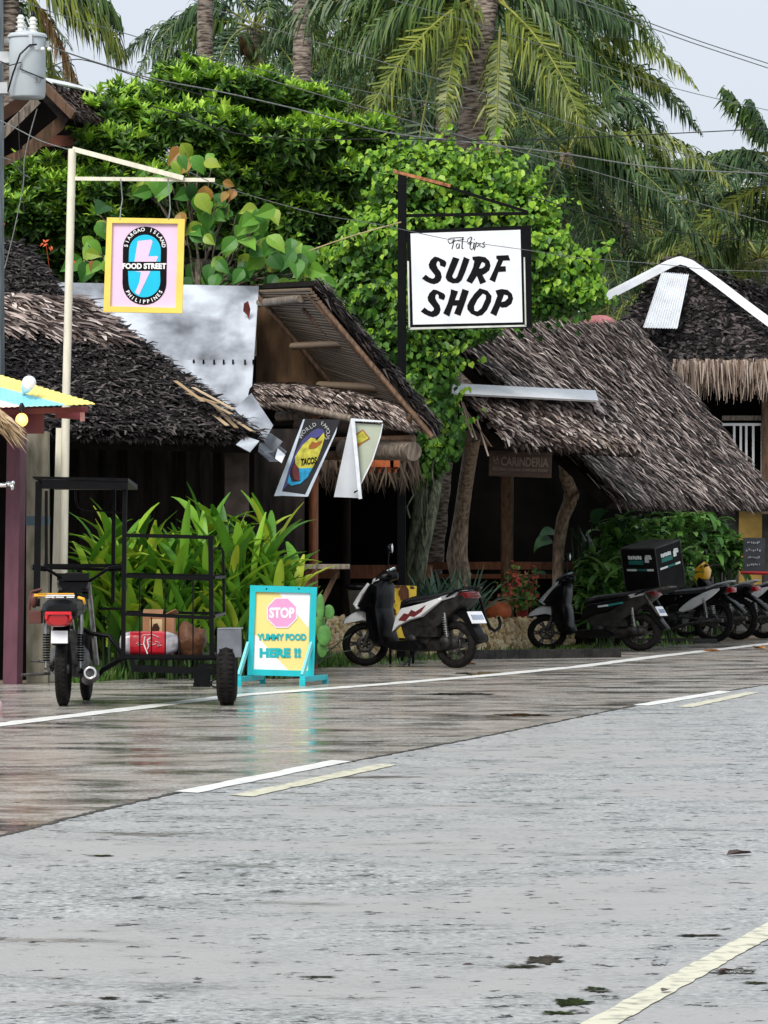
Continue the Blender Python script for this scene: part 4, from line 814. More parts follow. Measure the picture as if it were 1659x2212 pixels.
# ================================================================ UTILITY POLE, TRANSFORMER, CABLES
up = thing('utility_pole', 'grey steel utility pole cut off by the top left corner', 'pole', (P(-24, 0, 38.4)[0], 38.4, 0))
mb = MB(); x = P(-16, 0, 38.4)[0]; mb.lathe([(.13, 0), (.1, 9.5)], (x, 38.4, 0), 'Z', 8, smooth=False); mb.build('shaft', M('galvanised_pole', (.2, .23, .24), .45, metal=.5, var=.3, scale=5, stretch=(3, 3, .6)), up)
bp_ = M('bracket_paint', (.5, .52, .53), .4)
for q in ((10, 126), (6, 192)): mb = MB(); mb.box(P(*q, 38.2), (.11, .2, .11)); mb.build('mount_bracket', bp_, up)
tr = thing('transformer', 'pale grey pole transformer can with two white ribbed insulators', 'transformer', P(62, 240, 38))
def tzc(x, y): return P(x / 5.818, y / 5.818, 38)      # 1659/330*1.1573
gp = M('transformer_paint', (.5, .55, .58), .35, var=.08, scale=3)
c = tzc(345, 1210); top = tzc(345, 480); H = top.z - c.z; r_ = (575 - 115) / 2 / 5.818 / (F / 38)
mb = MB(); mb.lathe([(.001, -.02), (r_ * .9, -.02), (r_ * .97, 0), (r_ * .97, .03), (r_, .04), (r_, H)], c, 'Z', 32); mb.build('tank', gp, tr)
mb = MB(); mb.lathe([(r_ * 1.07, H), (r_ * 1.09, H + .02), (r_ * 1.0, H + .04), (r_ * .5, H + .06), (.001, H + .065)], c, 'Z', 32); mb.box(tzc(405, 530) + V((0, -r_, 0)), (.035, .03, .12)); mb.build('lid', gp, tr)
wc = M('white_porcelain', (.82, .84, .8), .15, var=.03, coat=.6)
for x, y0, y1 in ((267, 440, 205), (420, 450, 232)):
    b_, t_ = tzc(x, y0) + V((0, -.05, 0)), tzc(x, y1); h = t_.z - b_.z; pr = [(.05, 0)]
    for k in range(4): z = h * (.18 + k * .24); pr += [(.035, z - h * .07), (.058 - .004 * k, z - h * .02), (.052 - .004 * k, z + h * .01), (.03, z + h * .03)]
    pr += [(.02, h + .01), (.001, h + .012)]
    mb = MB(); mb.lathe(pr, b_, 'Z', 20); i_ = mb.build('insulator', wc, tr)
    mb = MB(); mb.lathe([(.022, h), (.022, h + .05), (.01, h + .07), (.001, h + .07)], b_, 'Z', 12); mb.build('terminal', black_plastic, i_)
mb = MB()
for x, y in ((470, 635), (553, 640), (635, 640)): mb.ell(tzc(x, y) + V((0, -r_ * .8, 0)), (.022, .022, .022), 10, 6)
mb.build('stud', wc, tr)
mb = MB(); mb.tube([tzc(480, 590) + V((0, -r_, 0)), tzc(400, 600) + V((0, -r_ - .03, 0)), tzc(280, 720) + V((0, -r_ - .05, 0)), tzc(190, 950) + V((0, -r_ - .02, 0)), tzc(120, 1180) + V((0, -r_, 0))], .009, 8)
mb.tube([tzc(0, 790) + V((0, -r_, 0)), tzc(150, 855) + V((0, -r_ - .02, 0)), tzc(290, 815) + V((0, -r_ - .02, 0)), tzc(280, 900) + V((0, -r_ - .02, 0)), tzc(500, 990) + V((0, -r_ - .01, 0)), tzc(560, 1000) + V((0, -r_ * .5, 0))], .006, 8); mb.build('lead_wire', black_plastic, tr)
mb = MB(); mb.text('37', Matrix.Translation(tzc(500, 1035) + V((0, -r_ * .83, 0))) @ Matrix.Rotation(R(35), 4, 'Z') @ Matrix.Rotation(R(90), 4, 'X'), .09, .003, .0); mb.build('number', M('grey_marking', (.2, .22, .23), .6), tr)
mb = MB(); mb.box(tzc(598, 560), (.04, .08, .06)); mb.box(tzc(95, 520), (.06, .1, .05)); mb.build('lug', steel, tr)
wire_pale = M('pale_cable', (.2, .21, .2), .4, metal=.3, var=.3, scale=30); wire_dark = M('dark_cable', (.02, .02, .02), .5, var=.4, scale=30)
def cable(pts, d0, d1, r_, mt, lab, name='overhead_cable', grp='cables strung over the road side'):
    n = len(pts); ps = [P(x, y, d0 + (d1 - d0) * i / (n - 1)) for i, (x, y) in enumerate(pts)]
    # smooth (Catmull-Rom)
    out = []
    for i in range(n - 1):
        a, b, c, d = ps[max(i - 1, 0)], ps[i], ps[i + 1], ps[min(i + 2, n - 1)]
        for k in range(6):
            t = k / 6; out.append(.5 * ((2 * b) + (c - a) * t + (2 * a - 5 * b + 4 * c - d) * t * t + (3 * b - a - 3 * c + d) * t ** 3))
    out.append(ps[-1]); mb = MB(); mb.tube(out, r_ * .68, 6)
    tag(mb.build(name, mt, loc=ps[0]), lab, 'cable', grp)
cable([(-60, -60), (45, 0), (150, 38), (280, 75), (425, 118), (630, 165), (830, 205), (1020, 235)], 37, 46, .007, wire_pale, 'pale cable crossing just right of the transformer insulators and over both palm trunks')
cable([(380, -20), (465, 20), (640, 78), (830, 135), (1054, 205), (1245, 270), (1460, 328), (1659, 382), (1760, 408)], 36, 44, .007, wire_pale, 'long pale cable running from the top centre down across the leaning palm trunk')
cable([(780, -25), (850, 0), (1054, 60), (1250, 125), (1455, 190), (1659, 238), (1740, 255)], 36, 44, .006, wire_pale, 'thin cable crossing the crown of the leaning palm toward the right sky')
cable([(1180, -30), (1350, 30), (1500, 85), (1659, 137), (1730, 160)], 36, 42, .008, wire_pale, 'upper of the two close parallel cables against the sky at top right')
cable([(1180, -22), (1350, 40), (1500, 94), (1659, 147), (1730, 172)], 36, 42, .008, wire_pale, 'lower of the two close parallel cables against the sky at top right')
cable([(100, 98), (200, 132), (330, 170), (475, 198), (650, 238), (830, 285), (995, 305), (1205, 330), (1420, 362), (1659, 375), (1760, 380)], 38, 42, .011, wire_pale, 'thickest pale cable leading from the transformer across the middle of the trees')
cable([(100, 150), (150, 130), (200, 134), (330, 176), (475, 215)], 38, 38.5, .008, wire_dark, 'dark looping lead from the transformer beside the thick pale cable')
cable([(330, 230), (400, 250), (475, 280), (550, 293), (680, 302), (830, 300), (1080, 303), (1330, 294), (1500, 286), (1659, 278), (1740, 274)], 37, 41, .009, wire_dark, 'dark nearly level cable sagging through the broadleaf tree and past the palms')
cable([(500, 140), (590, 175), (830, 245), (1020, 300), (1280, 370), (1530, 445), (1659, 480), (1760, 506)], 37, 44, .007, wire_pale, 'pale cable sloping from behind the second palm trunk to the right edge')
cable([(410, 372), (465, 397), (560, 428), (690, 463), (790, 480), (847, 491), (969, 517), (1050, 528), (1158, 543), (1250, 557), (1420, 570), (1530, 582), (1659, 586), (1760, 588)], 35.6, 42, .0055, wire_pale, 'thin pale cable passing in front of the surf shop sign')
cable([(1142, 425), (1170, 430), (1280, 465), (1420, 495), (1659, 525), (1760, 534)], 42.5, 46, .008, wire_dark, 'dark cable from the surf shop bracket to the right edge')
cable([(668, 542), (760, 510), (866, 480)], 42, 42.9, .012, M('tan_rope', (.42, .34, .18), .8), 'tan rope tied to the black surf shop post', 'rope')
cable([(-40, 240), (30, 275), (90, 305), (156, 325)], 37, 36, .008, wire_pale, 'pale cable reaching the top of the cream sign post from the left')
cable([(-30, 330), (20, 345), (30, 352), (45, 372), (65, 385)], 37, 37.5, .008, wire_pale, 'short twisted pale cable below the transformer')
cable([(80, 235), (62, 300), (52, 350), (50, 400), (30, 500), (10, 580)], 38, 38, .008, wire_pale, 'pale cable hanging down from under the transformer')
cable([(40, 240), (42, 320), (48, 390), (52, 460)], 38, 38, .006, wire_dark, 'thin dark cable hanging down from under the transformer')
# ================================================================ VEGETATION
UP = V((0, 0, 1))
def rdir():
    while True:
        v = V((ru(-1, 1), ru(-1, 1), ru(-1, 1)))
        if .1 < v.length < 1: return v.normalized()
def leaf_round(mb, p, nrm, d, s_, mi=0):
    side = d.cross(nrm).normalized(); d = nrm.cross(side).normalized(); k = nrm * s_ * .18
    vs = [p, p + d * s_ * .12 + side * s_ * .34 + k, p + d * s_ * .6 + side * s_ * .42 + k, p + d * s_ - k * .6, p + d * s_ * .6 - side * s_ * .42 + k, p + d * s_ * .12 - side * s_ * .34 + k]
    mb.add(vs, [(0, 1, 2, 3), (0, 3, 4, 5)], mi=mi)
def leaf_lance(mb, p, nrm, d, s_, w_=.16, mi=0):
    side = d.cross(nrm).normalized(); k = nrm * s_ * .05; m_ = p + d * s_ * .5 + k
    vs = [p, m_ + side * s_ * w_ + k, p + d * s_ - nrm * s_ * .08, m_ - side * s_ * w_ + k, m_]
    mb.add(vs, [(0, 1, 4), (4, 1, 2), (0, 4, 3), (4, 3, 2)], mi=mi)
def rosette(mb, p, ax, s_, n, mi, w_=.16, spread=.9):
    a = ax.orthogonal().normalized(); b = ax.cross(a).normalized(); ph = ru(0, 6.28)
    for i in range(n):
        t = ph + 2.4 * i; e = ru(.3, 1.0) * spread; d = (ax * (1.15 - e) + (a * math.cos(t) + b * math.sin(t)) * e).normalized()
        nrm = (ax - d * ax.dot(d)).normalized() if abs(ax.dot(d)) < .98 else a
        leaf_lance(mb, p, nrm, d, s_ * ru(.75, 1.2), w_, mi)
def clump_pts(c, rx, ry, rz, n, shell=.62):
    for i in range(n):
        v = rdir(); r_ = ru(shell, 1.0) ** .7 if rnd() < .8 else rnd()
        wob = 1 + .5 * mnoise.noise(v * 2.3 + V((c.x, c.y, c.z)) * .7)
        yield c + V((v.x * rx, v.y * ry, v.z * rz)) * r_ * wob, v
def limb(mb, a, b, r0, r1, n=5, wob=.12, mi=0):
    pts = [a.lerp(b, k / n) + (rdir() * wob * (a - b).length * .12 if 0 < k < n else V((0, 0, 0))) for k in range(n + 1)]
    mb.tube(pts, [r0 + (r1 - r0) * k / n for k in range(n + 1)], 8, mi=mi)

# ---- broadleaf tree with new shoots, their leaf colour also carrying the light on the tops
bt_ = thing('broadleaf_tree', 'spreading dark green tree with bright lime shoots behind the metal roof', 'tree', (P(560, 0, 47)[0], 47, 0))
mbT = MB(); base = V((P(560, 0, 47)[0], 47, 0)); fork = P(570, 560, 47)
limb(mbT, base, fork, .2, .14)
CL = [(470, 195, 125, 34, 47), (330, 228, 105, 38, 47), (215, 262, 75, 36, 46.4), (640, 238, 105, 40, 47.5), (560, 205, 80, 30, 48), (745, 315, 95, 42, 47.2), (430, 285, 140, 42, 46.4), (255, 330, 105, 42, 46), (590, 325, 125, 46, 46.6), (100, 402, 105, 46, 46), (50, 470, 100, 50, 45.6), (300, 405, 120, 48, 46), (480, 395, 130, 50, 46.6), (690, 400, 110, 52, 47), (615, 470, 130, 60, 47), (160, 490, 120, 50, 45.8), (360, 500, 130, 60, 46.6), (530, 560, 120, 50, 47), (730, 500, 90, 70, 47.6), (220, 570, 120, 60, 46.2), (800, 290, 60, 30, 47.6), (60, 560, 100, 50, 46), (400, 170, 60, 24, 47.4), (690, 300, 80, 36, 46.8), (160, 430, 90, 36, 45.6)]
mbL = MB()
for (x, y, rx, ry, d) in CL:
    c = P(x, y, d); sx = rx / F * d; sz_ = ry / F * d; sy = max(.35, sx * .75)
    limb(mbT, fork.lerp(base, ru(0, .15)), c - V((0, 0, sz_ * .3)), .07, .02, 6, .5)
    for k in range(5):
        e = c + V((ru(-.8, .8) * sx, ru(-.8, .8) * sy, ru(-.2, .4) * sz_)); limb(mbT, c - V((0, 0, sz_ * .3)), e, .022, .008, 3, .4)
    area = rx * ry / 4000
    for p, v in clump_pts(c, sx, sy, sz_, int(210 * area)):
        if v.z > -.25: rosette(mbL, p + V((0, 0, ru(0, .05))), (UP * 1.0 + v * .7 + rdir() * .3).normalized(), ru(.12, .18), 9, 1 if v.z > ru(-.25, .5) else 0)  # upper side takes the brighter leaf: young shoots plus painted top light
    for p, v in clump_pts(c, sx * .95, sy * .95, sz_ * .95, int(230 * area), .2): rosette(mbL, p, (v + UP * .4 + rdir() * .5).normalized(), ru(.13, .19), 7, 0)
    for i in range(int(4 * area) + 2):
        a = ru(0, 6.28); p = c + V((math.cos(a) * sx * ru(.7, 1.15), math.sin(a) * sy, sz_ * ru(.5, 1.25))); rosette(mbL, p, (UP + rdir() * .5).normalized(), ru(.14, .2), 10, 1)
mbT.build('trunk', bark, bt_); mbL.build('crown', [leaf_dark, leaf_new_lit], bt_)

# ---- big-leaved climber / teak like tree
tl = thing('large_leaf_tree', 'small tree with big hanging veined leaves, some rusty, above the metal roof', 'tree', (P(420, 0, 44.6)[0], 44.6, 0))
mbT = MB(); base = V((P(430, 0, 44.6)[0], 44.6, 0)); limb(mbT, base, P(430, 560, 44.6), .07, .05)
mbL = MB()
def bigleaf(p, d, s_, mi):
    n = 6; side = d.cross(V((0, -1, .25)) + rdir() * .45).normalized(); nrm = side.cross(d).normalized(); vs = []
    prof = [.05, .27, .37, .36, .27, .13, .0]
    for i in range(n + 1):
        t = i / n; c = p + d * s_ * t + nrm * s_ * (-.35 * t * t); w_ = prof[i] * s_; vs += [c - side * w_ + nrm * w_ * .3, c, c + side * w_ + nrm * w_ * .3]
    mbL.add(vs, [(3 * i + j, 3 * i + j + 1, 3 * i + j + 4, 3 * i + j + 3) for i in range(n) for j in (0, 1)], mi=mi)
BL = [(400, 330, .28), (430, 345, .24), (385, 355, .24), (365, 375, .3), (352, 400, .26), (320, 400, .26), (300, 385, .2), (410, 400, .26), (450, 400, .28), (470, 430, .26), (500, 410, .22), (510, 465, .26), (540, 455, .28), (560, 465, .32), (575, 460, .26), (480, 480, .28), (445, 500, .26), (500, 515, .28), (530, 510, .3), (560, 520, .3), (600, 530, .3), (620, 530, .26), (640, 545, .3), (665, 545, .26), (590, 560, .3), (560, 560, .3), (520, 560, .28), (480, 565, .3), (450, 575, .28), (420, 590, .28), (470, 590, .28), (510, 595, .28), (210, 460, .3), (240, 465, .26), (190, 530, .3), (180, 560, .28), (210, 545, .26), (460, 350, .2), (225, 570, .24), (680, 600, .3), (640, 590, .24), (610, 590, .26), (430, 440, .28), (400, 480, .28)]
for k, (x, y, s_) in enumerate(BL):
    for q in range(3):
        xx, yy = x + ru(-22, 22), y + ru(-22, 22); d_ = ru(44.0, 44.8); p = P(xx, yy, d_); d = V((ru(-.8, .8), ru(-.6, .1), ru(-1, -.1))).normalized(); mi = 1 if ((x, y) in ((400, 330), (430, 345), (500, 410)) and rnd() < .5 or rnd() < .02) else 0
        s2 = s_ * ru(.65, 1.05); bigleaf(p, d, s2, mi)
    limb(mbT, P(430 + (x - 430) * .35, min(620, y + 130), 44.7), P(x, y, 44.6), .016, .006, 4, .4)
mbT.build('trunk', bark, tl); mbL.build('crown', [leaf_broad, leaf_autumn], tl)

# ---- vine smothered tree
vt = thing('vine_covered_tree', 'tree smothered in heart-leaved climbing vine behind the surf shop sign', 'tree', (P(900, 0, 44.5)[0], 44.5, 0))
mbT = MB(); g = V((P(893, 0, 44.2)[0], 44.2, 0))
mbT.tube([g, P(895, 1200, 44.2), P(905, 1100, 44.3), P(905, 980, 44.4), P(920, 850, 44.6), P(950, 700, 45)], [.13, .1, .075, .07, .07, .07], 12)
mbT.tube([P(898, 1290, 44.1), P(912, 1190, 44.1), P(932, 1110, 44.2), P(946, 1030, 44.4), P(958, 900, 45), P(985, 700, 45.2)], [.085, .08, .07, .065, .06, .06], 12)
for x0, y0, x1, y1 in ((915, 1180, 912, 1020), (921, 1150, 925, 1000), (885, 1120, 890, 960), (945, 1100, 935, 960)): limb(mbT, P(x0, y0, 44.0), P(x1, y1, 44.2), .012, .01, 6, .4)
mbT.build('trunk', bark_green, vt)
VC = [(900, 400, 95, 60, 45.2), (960, 370, 110, 50, 45.6), (1060, 400, 105, 55, 45.6), (850, 520, 110, 90, 45), (770, 580, 70, 70, 45.2), (1120, 470, 80, 70, 45.4), (1000, 480, 120, 80, 45.4), (1170, 560, 75, 75, 45.2), (1220, 620, 75, 52, 45.2), (1090, 600, 110, 80, 45.6), (930, 640, 110, 80, 45), (810, 650, 85, 75, 44.8), (1140, 655, 90, 32, 45.4), (985, 700, 75, 50, 45.2), (860, 740, 80, 70, 44.6), (930, 800, 55, 65, 44.6), (955, 765, 38, 40, 45.0), (905, 880, 35, 55, 44.4), (955, 920, 35, 50, 44.6), (970, 960, 22, 28, 44.4), (700, 620, 60, 50, 45.2), (945, 990, 20, 20, 44.3), (1035, 705, 45, 26, 45), (1240, 580, 45, 40, 45.2), (1270, 640, 35, 25, 45.0), (800, 760, 40, 40, 44.8), (900, 340, 60, 22, 45.6), (820, 350, 40, 25, 45.8)]
mbL = MB()
for (x, y, rx, ry, d) in VC:
    c = P(x, y, d); sx, sz_ = rx / F * d, ry / F * d; sy = min(.8, (sx + sz_) * .5); area = rx * ry / 4000
    for p, v in clump_pts(c, sx, sy, sz_, int(620 * area) + 40, .75):
        if v.y > .55 and rnd() < .7: continue
        nr = (v * .8 + V((0, -.5, .55)) + rdir() * .55).normalized(); d_ = (V((0, 0, -1)) + rdir() * .7).normalized(); hi = v.z + .35 * mnoise.noise(p * 1.3)
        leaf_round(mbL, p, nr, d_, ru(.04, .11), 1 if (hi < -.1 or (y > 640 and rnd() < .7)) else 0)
    for i in range(int(9 * area) + 3):
        v = rdir(); v.y = -abs(v.y) * .5; v.normalize(); a0 = c + V((v.x * sx, v.y * sy, v.z * sz_)) * .95; e = (v + UP * ru(-.4, .7) + rdir() * .4).normalized() * ru(.12, .42)
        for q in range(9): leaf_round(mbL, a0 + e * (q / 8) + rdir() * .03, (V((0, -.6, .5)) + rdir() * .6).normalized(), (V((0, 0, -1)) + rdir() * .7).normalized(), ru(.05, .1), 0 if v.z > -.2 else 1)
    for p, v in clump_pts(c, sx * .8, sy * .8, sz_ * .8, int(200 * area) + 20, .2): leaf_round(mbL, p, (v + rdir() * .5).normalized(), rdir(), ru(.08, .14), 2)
for x, y0, y1 in ((940, 790, 1000), (965, 860, 975), (985, 880, 960), (900, 900, 990), (930, 940, 1040), (860, 800, 860), (820, 760, 830), (912, 930, 1050)):
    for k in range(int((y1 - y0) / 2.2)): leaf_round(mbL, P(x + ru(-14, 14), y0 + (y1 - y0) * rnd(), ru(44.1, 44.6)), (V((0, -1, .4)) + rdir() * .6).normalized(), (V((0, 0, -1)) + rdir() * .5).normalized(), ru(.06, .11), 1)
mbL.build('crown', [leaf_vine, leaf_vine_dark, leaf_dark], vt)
of = MB()
for x, y in ((5, 480), (-6, 488), (98, 527), (108, 530), (160, 563), (2, 470)):
    for k in range(4): p = P(x + ru(-7, 7), y + ru(-4, 4), 43.5); leaf_lance(of, p, V((0, -1, .3)), rdir(), .06, .2)
for a, b in (((10, 640), (5, 480)), ((115, 640), (100, 530)), ((150, 640), (160, 565))): of.tube([P(*a, 43.6), P(*b, 43.5)], .0025, 5)
tag(of.build('flowering_stem', orange_flower, loc=P(60, 640, 43.5)), 'orange red flower sprigs sticking up over the dark thatch at left', 'flower')

# ---- palms
def frond(mb, pts, width, nleaf=46, hang=.55, mi=0, wl=.05, gap=0.0):
    """pts: rachis base, control, tip. leaflets hang off both sides"""
    a, b, c = pts; L_ = (a - b).length + (b - c).length; ax = []
    for k in range(13): t = k / 12; ax.append(a * (1 - t) ** 2 + b * 2 * t * (1 - t) + c * t * t)
    mb.tube(ax, [.02 * (1 - k / 12) + .004 for k in range(13)], 5, mi=3)
    for i in range(nleaf):
        t = .12 + .88 * (i + ru(-.3, .3)) / nleaf; t = min(max(t, .1), .995)
        p = a * (1 - t) ** 2 + b * 2 * t * (1 - t) + c * t * t; d = ((b - a) * (1 - t) + (c - b) * t).normalized()
        sd = d.cross(UP); sd = sd.normalized() if sd.length > .15 else V((1, 0, 0))
        ll = width * (math.sin(math.pi * min(1, .16 + t * .84)) ** .55) * ru(.7, 1.15) * (1 if t < .8 else 1 - (t - .8) * 2.2)
        for s_ in (-1, 1):
            if rnd() < gap: continue
            u0 = (sd * s_ * ru(.6, 1) + d * ru(.35, .95) + UP * ru(-.1, .35) + rdir() * .16).normalized(); hang_ = min(.95, hang * ru(.6, 1.45)); n1 = u0.cross(d).normalized(); w_ = wl * .5 * ru(.7, 1.15)
            wv = d * w_
            p1 = p + u0 * ll * .38; dn = (u0 * (1 - hang_) + V((0, 0, -1)) * hang_ + d * .15 + rdir() * .1).normalized(); p2 = p1 + dn * ll * .36; dn2 = (dn * .6 + V((0, 0, -1)) * (hang_ * .9) + rdir() * .14).normalized(); p3 = p2 + dn2 * ll * .34
            mb.add([p - wv * .6, p + wv * .6, p1 + wv, p1 - wv, p2 + wv * .8, p2 - wv * .8, p3], [(0, 1, 2, 3), (3, 2, 4, 5), (5, 4, 6)], mi=mi)
def crown(mb, c, n, L_, droop=1.0, wid=.75, mi=0, e0=-.5, e1=1.2, nleaf=44, az=None):
    for i in range(n):
        a = i * 2.4 + ru(-.3, .3) if az is None else ru(*az); e = e1 + (e0 - e1) * ((i + .5) / n) ** .9 + ru(-.1, .1); l = L_ * ru(.85, 1.1)
        h = V((math.cos(a), math.sin(a), 0)); d0 = h * math.cos(e) + UP * math.sin(e)
        b = c + d0 * l * .5; tip = b + (h * math.cos(e) * .6 + UP * (math.sin(e) * .45 - .75 * droop)).normalized() * l * .52
        frond(mb, (c, b, tip), wid * ru(.85, 1.1), nleaf, ru(.45, .7), mi if rnd() < .8 else 1)
def palm_trunk(mb, base, top, r0, r1, bend=V((0, 0, 0))):
    n = 40; pts = []; rs_ = []
    for k in range(n + 1): t = k / n; pts.append(base.lerp(top, t) + bend * math.sin(math.pi * t)); rs_.append((r0 + (r1 - r0) * t ** .7) * (1 + (.045 if k % 2 else -.02)) * (1 + ru(-.02, .02)))
    mb.tube(pts, rs_, 12)
def coconuts(mb, c, n, mi):
    for k in range(n): a = ru(0, 6.28); mb.ell(c + V((math.cos(a) * .3, math.sin(a) * .3, -.35 + ru(-.15, .15))), (.11, .11, .13), 8, 6, mi)
PM = [frond_green, frond_olive, frond_dry, rachis_mat, frond_dark]
def palm(lab, base_x, top, d, r_, n, L_, droop=1.0, mi=0, extra=(), az=None, bend=0.0, e0=-.6, wid=.75, nleaf=44, nuts=0, base_y=None):
    t_ = P(*top, d); b_ = V((P(base_x, 0, d)[0], d, 0)); root = thing('coconut_palm', lab, 'palm tree', b_, 0, 'coconut palms behind the huts')
    mb = MB(); palm_trunk(mb, b_, t_, r_ * 1.25, r_, V((bend, 0, 0))); mb.build('trunk', palm_bark, root)
    mb = MB(); crown(mb, t_, n, L_, droop, wid, mi, e0=e0, nleaf=nleaf, az=az)
    for e in extra:
        (bx, by, bd), (cx, cy, cd), (tx, ty, td), w_, m2 = e; q_ = max(0, d - bd); frond(mb, (P(bx, by, bd + q_), P(cx, cy, cd + q_), P(tx, ty, td + q_)), w_, 92, .68, m2, wl=.042)
    if nuts: coconuts(mb, t_, nuts, 2)
    mb.build('crown', PM, root); return root
# nearest, leaning, with olive fronds hanging beside the trunk
D3 = 52
palm('leaning brown trunked coconut palm with drooping yellow-green fronds above the surf shop sign', 905, (1056, -90), D3, .18, 18, 3.4, 1.2, 0, bend=.0, e0=-.5, wid=.8, nleaf=56, az=(.35, 2.8), extra=[
    ((1040, -10, 52), (900, 40, 51), (780, 270, 50.5), .8, 1), ((1030, 0, 52), (975, 60, 51.3), (955, 300, 51), .55, 1), ((1075, 0, 52), (1200, 90, 51), (1262, 285, 50.6), .8, 1), ((1080, -20, 52), (1260, 40, 51.5), (1320, 240, 51.5), .8, 0),
    ((1080, 60, 51.8), (1075, 160, 51.4), (1072, 350, 51.2), .5, 1), ((1040, -20, 52), (840, -20, 51.5), (740, 150, 51.5), .8, 0), ((1070, -20, 52), (1230, -40, 52), (1362, 60, 52), .7, 4), ((1085, 0, 52), (1200, 170, 51), (1290, 330, 51), .7, 1)])
palm('straight palm trunk rising nearest the left of the broadleaf tree top', 437, (445, -330), 62, .125, 14, 4.6, 1, 0, nleaf=30)
palm('straight palm trunk standing between the hanging fronds, second from left', 655, (652, -360), 60, .135, 14, 4.6, 1, 0, nleaf=30)
palm('coconut palm with a full crown of dark arching fronds between the two straight trunks', 548, (549, 62), 70, .13, 14, 3.4, 1.1, 4, e0=-.8, nuts=6, nleaf=52, extra=[
    ((540, 50, 70), (400, -60, 70), (285, 190, 69), .85, 4), ((535, 60, 70), (380, 60, 69), (275, 260, 69), .8, 4), ((545, 60, 70), (410, 10, 69), (330, 150, 69), .8, 0), ((555, 70, 69), (552, 130, 68.8), (556, 210, 68.6), .5, 1), ((560, 60, 70), (680, 0, 69), (720, 170, 69), .8, 0), ((560, 60, 70), (640, 30, 69), (690, 230, 69), .8, 4)])
palm('palm at the top left corner with long fronds spreading behind the transformer', 24, (22, -70), 52, .12, 10, 3.6, 1.1, 0, nleaf=48, az=(1.2, 4.2), extra=[
    ((30, -60, 52), (180, -20, 52), (272, 125, 52), .95, 1), ((30, -60, 52), (200, -60, 52), (262, 60, 52), .8, 0), ((60, -20, 52), (140, 90, 52), (175, 215, 52), .6, 2), ((40, -40, 52), (110, 60, 52), (120, 230, 52), .7, 1), ((20, -60, 52), (-60, 60, 52), (-20, 250, 52), .8, 1)])
palm('big dense palm whose fronds hang behind and right of the leaning palm', 1205, (1190, 130), 64, .14, 20, 3.5, 1.2, 4, e0=-1.1, nleaf=56, extra=[
    ((1200, 110, 64), (1260, -60, 63), (1365, 75, 63), .85, 4), ((1210, 110, 64), (1330, 60, 63), (1345, 270, 63), .85, 0), ((1215, 150, 64), (1320, 110, 63.5), (1452, 195, 63.5), .7, 1), ((1200, 130, 64), (1250, 240, 63), (1290, 420, 62.5), .8, 4), ((1195, 130, 64), (1180, 260, 63), (1190, 480, 62.6), .75, 0)])
palm('palm with long arched fronds just left of the white capped roof', 1230, (1225, 330), 62, .13, 20, 4.0, 1.1, 4, e0=-1.0, nleaf=56, extra=[
    ((1225, 325, 62), (1380, 230, 61), (1478, 500, 61), .85, 0), ((1220, 330, 62), (1330, 280, 61), (1400, 560, 61), .85, 4), ((1215, 330, 62), (1110, 300, 61.5), (1060, 480, 61.5), .7, 4), ((1225, 340, 62), (1260, 420, 61), (1285, 620, 61), .7, 4), ((1225, 330, 62), (1200, 450, 61), (1215, 600, 61), .7, 0), ((1230, 330, 62), (1300, 250, 61), (1460, 400, 61), .8, 0)])
palm('palm at the right edge with fans of bright fronds above the dark hip roof', 1662, (1640, 560), 71, .14, 16, 4.2, 1.0, 0, e0=-.7, nleaf=56, extra=[
    ((1635, 550, 66), (1500, 440, 65), (1345, 630, 65), .85, 1), ((1635, 560, 66), (1520, 520, 65), (1480, 660, 64.5), .7, 1), ((1640, 565, 66), (1610, 560, 65), (1545, 690, 64.5), .6, 1), ((1630, 550, 66), (1460, 540, 65.5), (1300, 620, 65.5), .7, 0)])
palm('palm with a dark crown reaching up at the right edge of the sky', 1690, (1690, 400), 68, .14, 16, 3.2, .9, 4, e0=-.6, nleaf=60, wid=.7, extra=[
    ((1680, 330, 60), (1600, 230, 60), (1560, 190, 60), .6, 0), ((1680, 330, 60), (1560, 330, 60), (1470, 350, 60), .6, 0), ((1680, 340, 60), (1560, 300, 60), (1440, 420, 60), .7, 4), ((1680, 330, 60), (1640, 260, 60), (1620, 215, 60), .6, 4)])
for lab, bx, tp_, d, n, L_, mi in (('mid-green palm between the straight trunk and the leaning palm', 760, (770, 70), 76, 18, 4.6, 0), ('darker palm set back behind the broadleaf tree', 690, (700, 130), 84, 18, 4.6, 4), ('palm standing behind the leaning trunk', 905, (900, 90), 72, 20, 4.6, 0), ('short palm filling the gap left of the leaning trunk', 860, (850, 240), 66, 18, 3.8, 4),
                               ('distant palm low behind the vine covered tree', 1080, (1090, 380), 74, 18, 4.2, 4), ('distant palm over the left ridge cap of the far house', 1350, (1350, 470), 80, 18, 4.6, 4), ('distant palm nearest the apex of the far roof', 1480, (1490, 450), 86, 18, 4.6, 0), ('hazy palm under the right sky', 1410, (1420, 430), 92, 16, 4.2, 0),
                               ('old palm with brown hanging skirt beside the leaning trunk', 948, (964, 40), 57, 16, 3.6, 4), ('palm half hidden behind the big dense palm', 1130, (1140, 60), 76, 18, 4.6, 4), ('hazy palm behind the right edge palm', 1580, (1590, 430), 84, 16, 4.4, 0), ('dark palm hidden low behind the leaning palm', 1010, (1015, 250), 76, 18, 4.4, 4), ('low palm behind the top of the white capped roof', 1420, (1420, 560), 84, 16, 4.2, 4), ('low palm behind the vine covered tree at right', 1230, (1235, 520), 84, 16, 4.2, 4), ('palm behind the pavilion at far left', -20, (-100, 120), 66, 14, 3.6, 4)):
    palm(lab, bx, tp_, d, .13, n, L_, 1.1, mi, e0=-1.0, nleaf=38, wid=.85)
